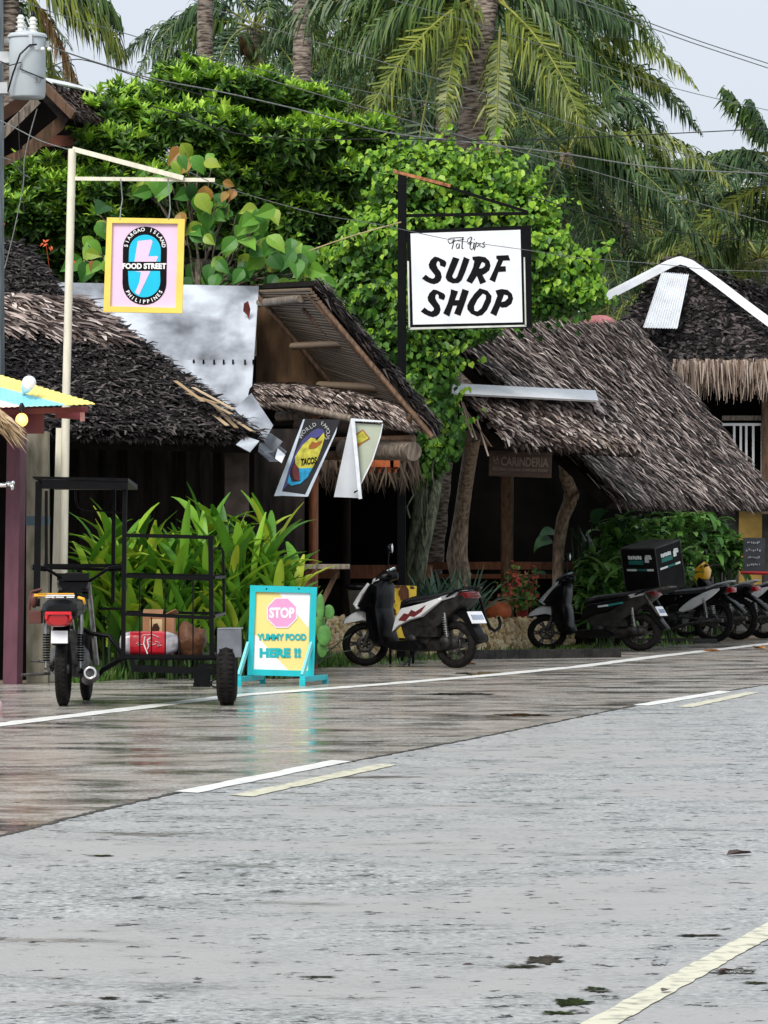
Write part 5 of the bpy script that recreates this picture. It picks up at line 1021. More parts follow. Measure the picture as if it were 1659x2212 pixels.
# far wood: everything beyond, one mass
mbL = MB()
for i in range(30):
    x = ru(1040, 1800) if rnd() < .7 else ru(600, 1100); y = ru(440, 640) if x > 1000 else ru(220, 420); d = ru(92, 110)
    if x > 1330: y = max(y, 420)
    crown(mbL, P(x, y + 60, d), 12, 4.6, 1.0, .9, 4 if rnd() < .6 else 0, e0=-1.0, nleaf=22)
for i in range(26000):
    x = ru(560, 1850); lo = 300 if x < 1100 else 470 + 60 * mnoise.noise(V((x * .008, 0, 0))); y = lo + rnd() ** .8 * 700; d = ru(95, 118); leaf_lance(mbL, P(x, y, d), rdir(), rdir(), ru(.3, .8), .16, 4)
tag(mbL.build('far_wood', PM), 'dense palms and undergrowth far behind the huts', 'wood', kind='stuff')

# ---- strap-leaved plants in front of the left hut
def strap(mb, p, az, el, l, w_, curve, mi=0, n=7):
    h = V((math.cos(az), math.sin(az), 0)); q = p.copy(); vs = []; e = el
    for i in range(n + 1):
        t = i / n; d = h * math.cos(e) + UP * math.sin(e); sd = h.cross(UP).normalized(); nr = sd.cross(d); ww = w_ * (math.sin(math.pi * min(.97, .12 + t * .85)) ** .7) * .5
        vs += [q - sd * ww + nr * ww * .35, q, q + sd * ww + nr * ww * .35]; q = q + d * l / n; e -= curve / n
    mb.add(vs, [(3 * i + j, 3 * i + j + 1, 3 * i + j + 4, 3 * i + j + 3) for i in range(n) for j in (0, 1)], True, mi)
def strap_plant(x, d, height, n, lab, spread=.22, lmax=.74, wd_=.095, mt=None, grp='strap-leaved plants in front of the left hut', name='strap_leaf_plant', top_tilt=(.85, 1.5)):
    base = V((P(x, 0, d)[0], d, 0)); root = thing(name, lab, 'plant', base, 0, grp); ms, ml = MB(), MB()
    ns = max(6, n // 6)
    for s_ in range(ns):
        b = base + V((ru(-spread, spread), ru(-.2, .2), 0)); h = height * ru(.35, .72); tp_ = b + V((ru(-.12, .12), ru(-.12, .1), h)); ms.tube([b, b.lerp(tp_, .5) + V((ru(-.03, .03), 0, 0)), tp_], [.016, .014, .008], 6)
        for k in range(11): strap(ml, b.lerp(tp_, ru(.3, 1)), ru(0, 6.28), ru(*top_tilt), lmax * ru(.6, 1.15), wd_ * ru(.8, 1.35), ru(.2, 1.3))
    ms.build('stem', M('green_stem', (.035, .07, .018), .5) if 'green_stem' not in bpy.data.materials else bpy.data.materials['green_stem'], root); ml.build('foliage', mt or leaf_strap, root)
for x, d, h, n, lab in ((192, 37.2, .9, 40, 'lowest strap-leaved plant, just right of the pillar behind the motorcycle'), (228, 36.9, 1.6, 60, 'strap-leaved plant seen between motorcycle and cargo cage'), (278, 37.4, 1.85, 65, 'tall strap-leaved plant behind the upright of the cargo cage'), (325, 36.8, 1.4, 60, 'strap-leaved plant behind the left half of the cargo cage'),
                        (372, 37.2, 1.5, 65, 'strap-leaved plant behind the middle of the cargo cage'), (418, 36.7, 1.5, 65, 'strap-leaved plant behind the right half of the cargo cage'), (468, 37.2, 2.0, 80, 'tall strap-leaved plant right of the cargo cage'), (516, 36.8, 1.9, 85, 'tall strap-leaved plant just left of the STOP board'),
                        (556, 37.3, 1.8, 95, 'tallest strap-leaved plant behind the left side of the STOP board'), (596, 36.9, 1.6, 85, 'strap-leaved plant behind the middle of the STOP board'), (618, 37.2, 1.35, 50, 'strap-leaved plant behind the right side of the STOP board reaching over the table')):
    strap_plant(x, d, h, n, lab, spread=.14 if x > 590 or x < 200 else .22, lmax=.5 if x > 590 or x < 200 else .7)
for x, d, lab in ((655, 39.2, 'dark spiky plant right of the STOP board'), (925, 43.6, 'dark spiky plant at the foot of the vine covered trunk'), (965, 43.9, 'dark spiky plant between trunk and crooked post'), (1010, 44.6, 'dark spiky plant below the crooked post')):
    base = V((P(x, 0, d)[0], d, .0 if d < 40 else .42)); mb = MB()
    for k in range(40): strap(mb, base + V((ru(-.16, .16), ru(-.1, .1), .08)), ru(0, 6.28), ru(.5, 1.4), ru(.35, .62), .045, ru(0, .8))
    tag(mb.build('spiky_plant', leaf_agave, loc=base), lab, 'plant', 'dark spiky plants')
# cactus-like round pads beside the STOP board
cp_ = thing('prickly_pear', 'round-padded green cactus beside the STOP board', 'plant', G(695, 1455)); padm = M('cactus_pad', (.08, .22, .05), .5, var=.3, scale=8)
for k, (x, y, rx, ry) in enumerate(((692, 1312, .04, .13), (710, 1322, .055, .07), (700, 1372, .07, .1), (690, 1352, .06, .1), (696, 1400, .05, .09))):
    mb = MB(); mb.ell(P(x, y, 36.5 + k * .03), (rx, .015, ry), 16, 10); mb.build('pad', padm, cp_)
# ---- stone wall
sw = MB(); rockm = M('coral_stone', (.5, .38, .2), .55, island=.75, icol=[(.2, .12, .05), (.7, .5, .26), (.9, .74, .44), (.95, .88, .66)], bump=.6, bscale=40)
wa, wb_ = V((-.825, 42.4, 0)), V((3.26, 52.5, 0))
for i in range(1900):
    t = rnd(); lay = rnd(); p = wa.lerp(wb_, t); h = .48 * (1 - .36 * t); s_ = ru(.024, .05)
    c = p + V((0, ru(.0, .05) + lay * .1, 0)); c.z = lay * h
    rot = Matrix.Rotation(ru(0, 3), 3, 'Y') @ Matrix.Rotation(ru(0, 3), 3, 'X'); n0 = len(sw.v)
    sw.ell(c, (s_ * ru(.8, 1.5), s_ * ru(.6, 1), s_ * ru(.6, 1.1)), 6, 4, rot=rot)
    for j in range(n0, len(sw.v)): x, y, z = sw.v[j]; k = .25 * mnoise.noise(V((x, y, z)) * 22) * s_; sw.v[j] = (x + k, y + k, z + k)
for f in range(len(sw.s)): sw.s[f] = rnd() < .5
nw = len(sw.v); a, b = wa + V((0, .1, 0)), wb_ + V((0, .1, 0)); sw.add([a, b, b + V((0, 0, .28)), a + V((0, 0, .45)), a + V((-.2, .9, 0)), b + V((-.2, .9, 0)), b + V((-.2, .9, .28)), a + V((-.2, .9, .45))], [(0, 1, 2, 3), (3, 2, 6, 7), (0, 3, 7, 4), (1, 5, 6, 2)])
tag(sw.build('stone_wall', rockm, loc=wa), 'low wall of rough cream coral stones behind the parked scooters', 'wall')
# ---- pots and shrubs
pt = thing('clay_pot', 'round terracotta pot standing on the stone wall', 'pot', P(1076, 1338, 48.6)); mb = MB(); z0 = P(1076, 1339, 48.6)
mb.lathe([(.001, 0), (.1, 0), (.16, .05), (.175, .12), (.16, .18), (.12, .215), (.125, .235), (.11, .235), (.1, .2), (.001, .18)], z0, 'Z', 28); mb.build('pot_body', terra, pt)
bg_ = thing('bougainvillea', 'red flowering shrub in a reddish pot between two posts', 'shrub', P(1128, 1342, 49.2)); mb = MB(); z0 = P(1128, 1343, 49.2)
mb.lathe([(.001, 0), (.06, 0), (.085, .2), (.095, .21), (.09, .23), (.001, .2)], z0, 'Z', 20); mb.build('pot', M('red_pot', (.3, .04, .04), .4, var=.3), bg_)
mb, mf, mt_ = MB(), MB(), MB()
for i in range(26):
    a = z0 + V((0, 0, .2)); b = P(ru(1078, 1172), ru(1222, 1310), ru(48.9, 49.6)); limb(mt_, a, b, .008, .003, 4, .5)
    for k in range(26):
        p = a.lerp(b, ru(.3, 1.05)) + rdir() * .045; (leaf_round if rnd() < .5 else leaf_lance)(mf if (rnd() < .45 and (p - a).length > .2) else mb, p, (V((0, -1, .4)) + rdir()).normalized(), rdir(), ru(.045, .08))
mt_.build('stem', bark, bg_); mb.build('foliage', leaf_shrub, bg_); mf.build('blossom', flower_red, bg_)
# broad taro leaves behind
ta = thing('taro_plant', 'clump of broad dark green leaves behind the crooked right post', 'plant', (P(1245, 0, 51)[0], 51, 0)); mb, ms = MB(), MB()
def taro(x, y, s_, az, el, d=50.9, m_=None):
    p = P(x, y, d); b = V((P(1245 + (x - 1245) * .2, 0, 51)[0], 51, .1)); ms.tube([b, b.lerp(p, .6) + V((0, 0, .1)), p], [.02, .015, .008], 6)
    h = V((math.cos(az), -.35, 0)).normalized(); n = 8; q = p.copy(); e = el; vs = []; pr = [.3, .46, .5, .46, .38, .28, .17, .08, 0]
    sd = h.cross(UP).normalized(); sd = (sd + UP * .55).normalized()
    for i in range(n + 1):
        d_ = h * math.cos(e) + UP * math.sin(e); w_ = pr[i] * s_ * .8; vs += [q - sd * w_ + V((0, -w_ * .25, 0)), q, q + sd * w_ + V((0, -w_ * .25, 0))]; q = q + d_ * s_ / n; e -= .22
    mb.add(vs, [(3 * i + j, 3 * i + j + 1, 3 * i + j + 4, 3 * i + j + 3) for i in range(n) for j in (0, 1)], True)
for a in ((1235, 1150, .5, 0, -.6), (1250, 1140, .55, .4, -.9), (1190, 1165, .35, 3.1, .1), (1200, 1150, .3, 2.8, .4), (1280, 1130, .35, .8, 1.3), (1215, 1200, .35, 3.6, -.5), (1180, 1240, .35, 2.6, -.3), (1150, 1262, .4, .2, -.5), (1260, 1215, .4, 0, -.7), (1300, 1180, .4, .2, -.4), (1230, 1260, .35, 3, -.5), (1160, 1300, .3, 0, -.4), (1270, 1150, .45, 5.9, -1.1)): taro(*a)
ms.build('stalk', bpy.data.materials['green_stem'], ta); mb.build('foliage', leaf_taro, ta)
sh_specs = [(1345, 1180, 55, 62, 50.8, 'leaf', 'bushy bright green plant left of the delivery box'), (1310, 1255, 45, 50, 50.2, 'leaf', 'mid-green bush between black scooter and delivery box'), (1445, 1185, 50, 75, 54.5, 'leaf', 'tall broad-leaved plant behind the delivery box'), (1500, 1170, 42, 62, 57, 'leaf', 'upright leafy plant right of the delivery box'), (1555, 1195, 45, 40, 57.5, 'leaf', 'small-leaved shrub hanging over the seats of the far motorbikes')]
for x, y, rx, ry, d, _, lab in sh_specs:
    b = V((P(x, 0, d)[0], d, 0)); root = thing('leafy_shrub', lab, 'shrub', b, 0, 'shrubs behind the parked bikes'); ml, ms = MB(), MB()
    for i in range(34):
        t_ = P(x + ru(-rx, rx), y + ru(-ry, ry), d + ru(-.35, .35)); ms.tube([b + V((ru(-.1, .1), ru(-.1, .1), 0)), b.lerp(t_, .6), t_], [.012, .009, .005], 5)
        for k in range(8):
            p = t_ + rdir() * .09; az = ru(0, 6.28); strap(ml, p, az, ru(-.3, 1.0), ru(.18, .4), ru(.07, .12), ru(.5, 1.8), n=5)
    ms.build('stem', bpy.data.materials['green_stem'], root); ml.build('foliage', leaf_shrub, root)
# long-leaf ferns low right
ff = thing('fern', 'low arching fern leaves beside the delivery scooter', 'plant', (P(1310, 0, 49.9)[0], 49.9, 0)); mb = MB()
for i in range(26): strap(mb, V((P(1320 + ru(-40, 40), 0, 49.9)[0], 49.9, .3)), ru(2.2, 5.5), ru(.2, 1.3), ru(.4, .75), .09, ru(.8, 2))
mb.build('foliage', leaf_shrub, ff)
# ================================================================ VEHICLES (x forward, y left, z up)
def wheel(parent, c, Rr, tr, nsp=5, steer=0.0, rimm=None, wide=1.0, wire=False, disc=True):
    c = V(c); T = Matrix.Translation(c) @ Matrix.Rotation(steer, 4, 'Z')
    mb = MB(T); rr = Rr - tr * 1.55
    mb.lathe([(rr + .012, -.022 * wide), (rr - .012, -.02 * wide), (rr - .016, .0), (rr - .012, .02 * wide), (rr + .012, .022 * wide), (rr + .004, 0)], (0, 0, 0), 'Y', 36, closed=True)
    mb.lathe([(.001, -.045), (.035, -.045), (.035, .045), (.001, .045)], (0, 0, 0), 'Y', 16)
    for k in range(nsp if not wire else 28):
        a = 2 * math.pi * k / (nsp if not wire else 28); d = V((math.cos(a), 0, math.sin(a)))
        if wire: mb.tube([d * .03 + V((0, .03 * (-1) ** k, 0)), V((math.cos(a + .2), 0, math.sin(a + .2))) * rr], .0025, 4)
        else:
            e = V((math.cos(a + .12), 0, math.sin(a + .12))); mb.beam(d * .03, e * rr, .03, .02, up=(0, 1, 0)); mb.beam(d * rr * .55, V((math.cos(a - .14), 0, math.sin(a - .14))) * rr, .02, .016, up=(0, 1, 0))
    if disc: mb.lathe([(.05, .04), (.1, .04), (.1, .045), (.05, .045)], (0, 0, 0), 'Y', 24, closed=True)
    w_ = mb.build('wheel', rimm or iron, parent, local=True)
    mb = MB(T); rc = Rr - tr; mb.torus((0, 0, 0), rc, tr, 'Y', 40, 12, wide)
    n0 = len(mb.v)
    for k in range(44):
        a = 2 * math.pi * k / 44; p = V((math.cos(a) * (Rr - .002), 0, math.sin(a) * (Rr - .002))); rt = Matrix.Rotation(-a, 3, 'Y')
        for sgn in (-1, 1): mb.box(p + V((0, sgn * tr * wide * .42, 0)) - V((math.cos(a), 0, math.sin(a))) * tr * .06, (.008, tr * wide * .5, .018), rt)
    mb.build('tyre', rubber, w_, local=True)
    return w_
def part(root, name, mat, fn, label=None, bevel=0.0, T=None):
    mb = MB(T); fn(mb); return mb.build(name, mat, root, label=label, local=True, bevel=bevel)
plate_m = M('number_plate', (.75, .76, .78), .4, var=.05)
silver = M('silver_plastic', (.42, .43, .44), .35, metal=.3, var=.1)
grime = M('grimy_black_casing', (.016, .015, .014), .5, var=.6, scale=12, bump=.2)
seat_m = M('seat_vinyl', (.014, .014, .016), .28, var=.25, scale=9, spec=.6)
seat_g = M('worn_grey_seat', (.035, .038, .046), .25, var=.2, scale=9, spec=.7)
def scooter(lab, loc, heading, body, side, fender, steer, rack=False, box=False, zs=.94):
    r = thing('parked_scooter', lab, 'scooter', loc, heading, 'two-wheelers parked along the verge'); r.scale = (1, 1, zs)
    wheel(r, (0, 0, .265), .265, .048, 6, wide=.9)
    S = Matrix.Translation((1.25, 0, 0)) @ Matrix.Rotation(steer, 4, 'Z') @ Matrix.Translation((-1.25, 0, 0))
    wheel(r, (1.25, 0, .25), .25, .042, 6, steer, wide=.85)
    part(r, 'fork', iron, lambda m: [m.tube([(1.25, y, .28), (1.15, y, .56), (1.12, y * .6, .66)], [.02, .026, .028], 10) for y in (-.075, .075)], T=S)
    part(r, 'front_fender', fender, lambda m: m.slab([(1.5, .48), (1.47, .54), (1.39, .60), (1.29, .645), (1.18, .645), (1.08, .60), (1.05, .50), (1.08, .38), (1.12, .44), (1.18, .5), (1.28, .52), (1.4, .5)], -.085, .085, inset=.02), T=S)
    if fender is white_paint: part(r, 'fender_stripe', M('dark_red_decal', (.16, .03, .03), .4) if 'dark_red_decal' not in bpy.data.materials else bpy.data.materials['dark_red_decal'], lambda m: m.slab([(1.3, .635), (1.22, .63), (1.1, .57), (1.09, .52), (1.18, .58)], -.089, .089), T=S)
    part(r, 'front_shield', body, lambda m: m.slab([(1.03, .98), (1.13, .9), (1.22, .76), (1.3, .68), (1.24, .64), (1.12, .64), (1.06, .52), (1.0, .36), (.96, .24), (.88, .24), (.94, .42), (.96, .6), (.94, .8), (.95, .96)], -.15, .15, inset=.05))
    part(r, 'shield_edge', fender, lambda m: [m.tube([(1.08, y, .94), (1.18, y * 1.05, .82), (1.29, y * .8, .70), (1.22, y * 1.1, .66)], [.008, .011, .016, .01], 8, squash=2.2) for y in (-.15, .15)])
    part(r, 'leg_shield', black_plastic, lambda m: m.slab([(1.0, .9), (1.08, .72), (1.08, .5), (.98, .26), (.86, .22), (.84, .34), (.84, .5), (.85, .6), (.89, .7), (.91, .88)], -.15, .15, inset=.05), T=Matrix.Translation((.08, 0, 0)))
    part(r, 'floorboard', black_plastic, lambda m: m.slab([(.84, .28), (.78, .19), (.36, .18), (.32, .24), (.4, .32), (.74, .3)], -.19, .19, inset=.03))
    part(r, 'underseat_body', grime, lambda m: m.slab([(.5, .24), (.64, .34), (.7, .5), (.66, .68), (.3, .75), (-.06, .82), (-.2, .84), (-.24, .78), (-.1, .66), (.02, .56), (.2, .4), (.3, .24)], -.12, .12, inset=.03))
    for sgn in (-1, 1):
        part(r, 'side_panel', side, lambda m: m.slab([(.76, .39), (.71, .56), (.63, .665), (.5, .69), (.3, .735), (.1, .79), (.08, .765), (.2, .68), (.34, .575), (.52, .53), (.68, .46)], sgn * .13 - .03, sgn * .13 + .03, inset=.02), bevel=0)
        if side is white_paint:
            part(r, 'side_decal', bpy.data.materials['dark_red_decal'], lambda m: [m.slab(q, sgn * .158, sgn * .163) for q in ([(.66, .53), (.58, .61), (.52, .60), (.48, .65), (.42, .63), (.28, .705), (.34, .63), (.44, .57), (.5, .58), (.56, .52)],)])
    part(r, 'seat', seat_m, lambda m: m.loft([(.73, .66, .05, .03), (.67, .71, .11, .05), (.52, .755, .13, .05), (.34, .775, .14, .045), (.16, .80, .14, .045), (0, .84, .13, .04), (-.12, .86, .11, .035), (-.2, .87, .06, .02)]))
    part(r, 'tail_cover', silver, lambda m: m.slab([(.12, .80), (-.12, .855), (-.1, .8), (.1, .75)], -.135, .135, inset=.01))
    part(r, 'tail_lamp', M('dark_red_lens', (.14, .012, .012), .2, coat=.4) if 'dark_red_lens' not in bpy.data.materials else bpy.data.materials['dark_red_lens'], lambda m: m.slab([(-.06, .845), (-.24, .86), (-.27, .8), (-.16, .74), (0, .76)], -.11, .11, inset=.02))
    part(r, 'rear_fender', black_plastic, lambda m: m.slab([(-.04, .68), (-.2, .62), (-.3, .44), (-.38, .32), (-.34, .3), (-.24, .4), (-.14, .55), (.0, .63)], -.07, .07, inset=.01))
    pr = part(r, 'number_plate', plate_m, lambda m: m.box((-.28, 0, .57), (.012, .24, .15), Matrix.Rotation(R(28), 3, 'Y')), bevel=.004)
    part(pr, 'plate_figures', M('blue_grey_figures', (.2, .25, .35), .5) if 'blue_grey_figures' not in bpy.data.materials else bpy.data.materials['blue_grey_figures'], lambda m: [m.box(V((-.28, 0, .57)) + Matrix.Rotation(R(28), 3, 'Y') @ V((-.008, -.085 + k * .028, .0)), (.004, .016, .06), Matrix.Rotation(R(28), 3, 'Y')) for k in range(7)])
    part(r, 'engine', grime, lambda m: (m.loft([(.58, .3, .06, .05), (.45, .3, .1, .09), (.25, .28, .11, .1), (.05, .285, .1, .085), (-.08, .285, .07, .06)]), m.lathe([(.001, .155), (.07, .155), (.08, .13), (.08, .05)], (.5, 0, .3), 'Y', 20), m.lathe([(.001, .15), (.06, .15), (.07, .12), (.07, .05)], (.05, 0, .29), 'Y', 20), m.box((.28, .12, .40), (.3, .07, .1))))
    part(r, 'exhaust', black_metal, lambda m: m.tube([(.45, -.1, .2), (.2, -.15, .2), (.1, -.17, .26), (-.25, -.19, .34)], [.018, .02, .05, .048], 12))
    part(r, 'shock_absorber', steel, lambda m: (m.tube([(.02, .12, .3), (.06, .12, .62)], .014, 8), [m.torus((.028 + k * .0045, .12, .36 + k * .026), .024, .006, 'Z', 14, 6) for k in range(9)]))
    part(r, 'side_stand', black_metal, lambda m: (m.tube([(.52, .1, .22), (.48, .2, .02)], .011, 8), m.tube([(.5, .14, .1), (.56, .2, .02)], .008, 6)))
    part(r, 'handlebar', black_plastic, lambda m: (m.tube([(.93, -.34, 1.03), (.99, -.2, 1.03), (1.02, 0, 1.0), (.99, .2, 1.03), (.93, .34, 1.03)], [.018, .018, .03, .018, .018], 10), m.tube([(1.0, .2, 1.02), (1.03, .33, 1.0)], .007, 6), m.tube([(1.0, -.2, 1.02), (1.03, -.33, 1.0)], .007, 6)), T=S)
    part(r, 'head_cowl', body, lambda m: m.loft([(.9, 1.03, .09, .04), (.98, 1.03, .14, .07), (1.06, 1.0, .15, .085), (1.13, .95, .12, .07), (1.17, .92, .05, .04)]), T=S)
    part(r, 'headlamp', M('headlamp_glass', (.7, .73, .76), .08, var=.2, coat=.8) if 'headlamp_glass' not in bpy.data.materials else bpy.data.materials['headlamp_glass'], lambda m: (m.ell((1.1, 0, .96), (.08, .125, .06), 14, 8), m.ell((1.1, .12, .9), (.05, .04, .05), 10, 6), m.ell((1.1, -.12, .9), (.05, .04, .05), 10, 6)), T=S)
    part(r, 'lamp_surround', fender, lambda m: [m.slab([(1.09, 1.0), (1.17, .95), (1.2, .86), (1.12, .9)], y - .03, y + .03, inset=.01) for y in (-.11, .11)], T=S)
    part(r, 'instrument_panel', M('instrument_glass', (.25, .35, .38), .1, coat=.8) if 'instrument_glass' not in bpy.data.materials else bpy.data.materials['instrument_glass'], lambda m: m.box((.97, 0, 1.1), (.1, .17, .03), Matrix.Rotation(R(25), 3, 'Y')), T=S, bevel=.008)
    mr = part(r, 'mirror', black_plastic, lambda m: (m.tube([(.98, .22, 1.04), (.99, .24, 1.2), (.98, .25, 1.29)], .007, 8), m.ell((.975, .25, 1.34), (.03, .055, .055), 14, 8)), T=S)
    part(mr, 'mirror_glass', M('sky_lit_mirror', (.9, .92, .94), .25, metal=.7) if 'sky_lit_mirror' not in bpy.data.materials else bpy.data.materials['sky_lit_mirror'], lambda m: m.ell((.945, .25, 1.342), (.012, .055, .055), 14, 8), T=S)
    part(r, 'grab_rail', black_metal, lambda m: m.tube([(.02, .13, .8), (-.12, .15, .87), (-.26, .1, .9), (-.3, 0, .9), (-.26, -.1, .9), (-.12, -.15, .87), (.02, -.13, .8)], .013, 8))
    if rack:
        part(r, 'board_rack', black_metal, lambda m: (m.tube([(-.1, 0, .9), (-.12, -.1, .91), (-.12, -.2, .87), (-.12, -.27, .74), (-.12, -.33, .58), (-.12, -.42, .45), (-.12, -.5, .41), (-.12, -.58, .44), (-.12, -.6, .5), (-.12, -.57, .57)], [.012, .014, .016, .018, .018, .019, .019, .019, .018, .016], 10)))
    if box:
        part(r, 'side_panel_label', pt_0, lambda m: m.slab([(.3, .64), (.1, .7), (.1, .715), (.3, .66)], .158, .163)) if False else None
        part(r, 'rack', iron, lambda m: [m.beam(a, b, .02, .02) for a, b in (((.05, .12, .8), (-.42, .14, .92)), ((.05, -.12, .8), (-.42, -.14, .92)), ((-.1, .14, .84), (-.3, .12, .5)), ((-.1, -.14, .84), (-.3, -.12, .5)), ((-.42, -.14, .92), (-.42, .14, .92)))])
    return r
H40 = R(180 - 40)
scooter('white and black scooter with red stripes and hooked board rack beside the STOP board', (G(985, 1443).x, 40.4, 0), H40, black_plastic, white_paint, white_paint, R(36), rack=True)
H23 = R(180 - 25)
bs = scooter('black scooter under a square delivery box, parked behind the dark plank', (G(1381, 1405.5).x, 47.7, 0), H23, black_plastic, black_plastic, silver, R(18), box=True, zs=.87)
part(bs, 'side_sticker', M('teal_and_white_sticker', (.6, .65, .65), .5), lambda m: m.slab([(.5, .62), (.36, .64), (.37, .665), (.5, .645)], .158, .164))
part(bs, 'side_sticker', M('teal_sticker', (.02, .2, .18), .5), lambda m: m.slab([(.36, .64), (.16, .68), (.17, .705), (.37, .665)], .158, .164))
# delivery box
bx = thing('delivery_box', 'square black delivery box with white and teal print strapped on the black scooter', 'box', P(1418, 1280, 48.0))
Tb = Matrix.Translation(P(1410, 1222, 48.1)) @ Matrix.Rotation(R(-8), 4, 'Y') @ Matrix.Rotation(R(9), 4, 'X') @ Matrix.Rotation(R(180 - 42), 4, 'Z')
mb = MB(Tb); mb.box((0, 0, -.03), (.54, .52, .6)); mb.build('body', M('black_fabric', (.006, .0055, .0055), .6, var=.4, scale=5, bump=.15, spec=.12), bx, bevel=.012)
mb = MB(Tb); mb.box((0, 0, .272), (.555, .535, .02))
for a, b in (((-.272, .262, .27), (-.272, .262, -.27)), ((.27, .262, .27), (.27, .262, -.27)), ((-.272, -.262, .27), (-.272, -.262, -.27))): mb.tube([a, b], .008, 6)
mb.build('lid', M('grey_seam', (.035, .034, .033), .45, var=.3), bx, bevel=.006)
pw_ = M('white_print', (.6, .66, .64), .5); pt_ = M('teal_print', (.012, .13, .11), .5)
mw, mt2 = MB(Tb), MB(Tb)
for face in ('side', 'rear'):
    def FQ(x, z, w_, h):  # centre x (to the viewer's right), z
        return ((V((-x, .264, z)), (w_, .006, h)) if face == 'side' else (V((-.274, -x, z)), (.006, w_, h)))
    for k in range(6): c, s_ = FQ(-.15 + k * .036, .155 + (.0 if k % 2 else .004), .027, .045); mw.box(c, s_)
    c, s_ = FQ(-.05, .095, .23, .05); mt2.box(c, s_)
    for x, z, w_, h in ((.12, .13, .05, .07), (.15, .175, .08, .03), (.175, .15, .05, .03), (.145, .11, .02, .03)): c, s_ = FQ(x, z, w_, h); mw.box(c, s_)
    for x, w_, mm in ((-.13, .15, mw), (.03, .16, mt2), (.16, .1, mw)): c, s_ = FQ(x, -.0, w_, .025); mm.box(c, s_)
mw.build('white_print', pw_, bx); mt2.build('teal_print', pt_, bx)

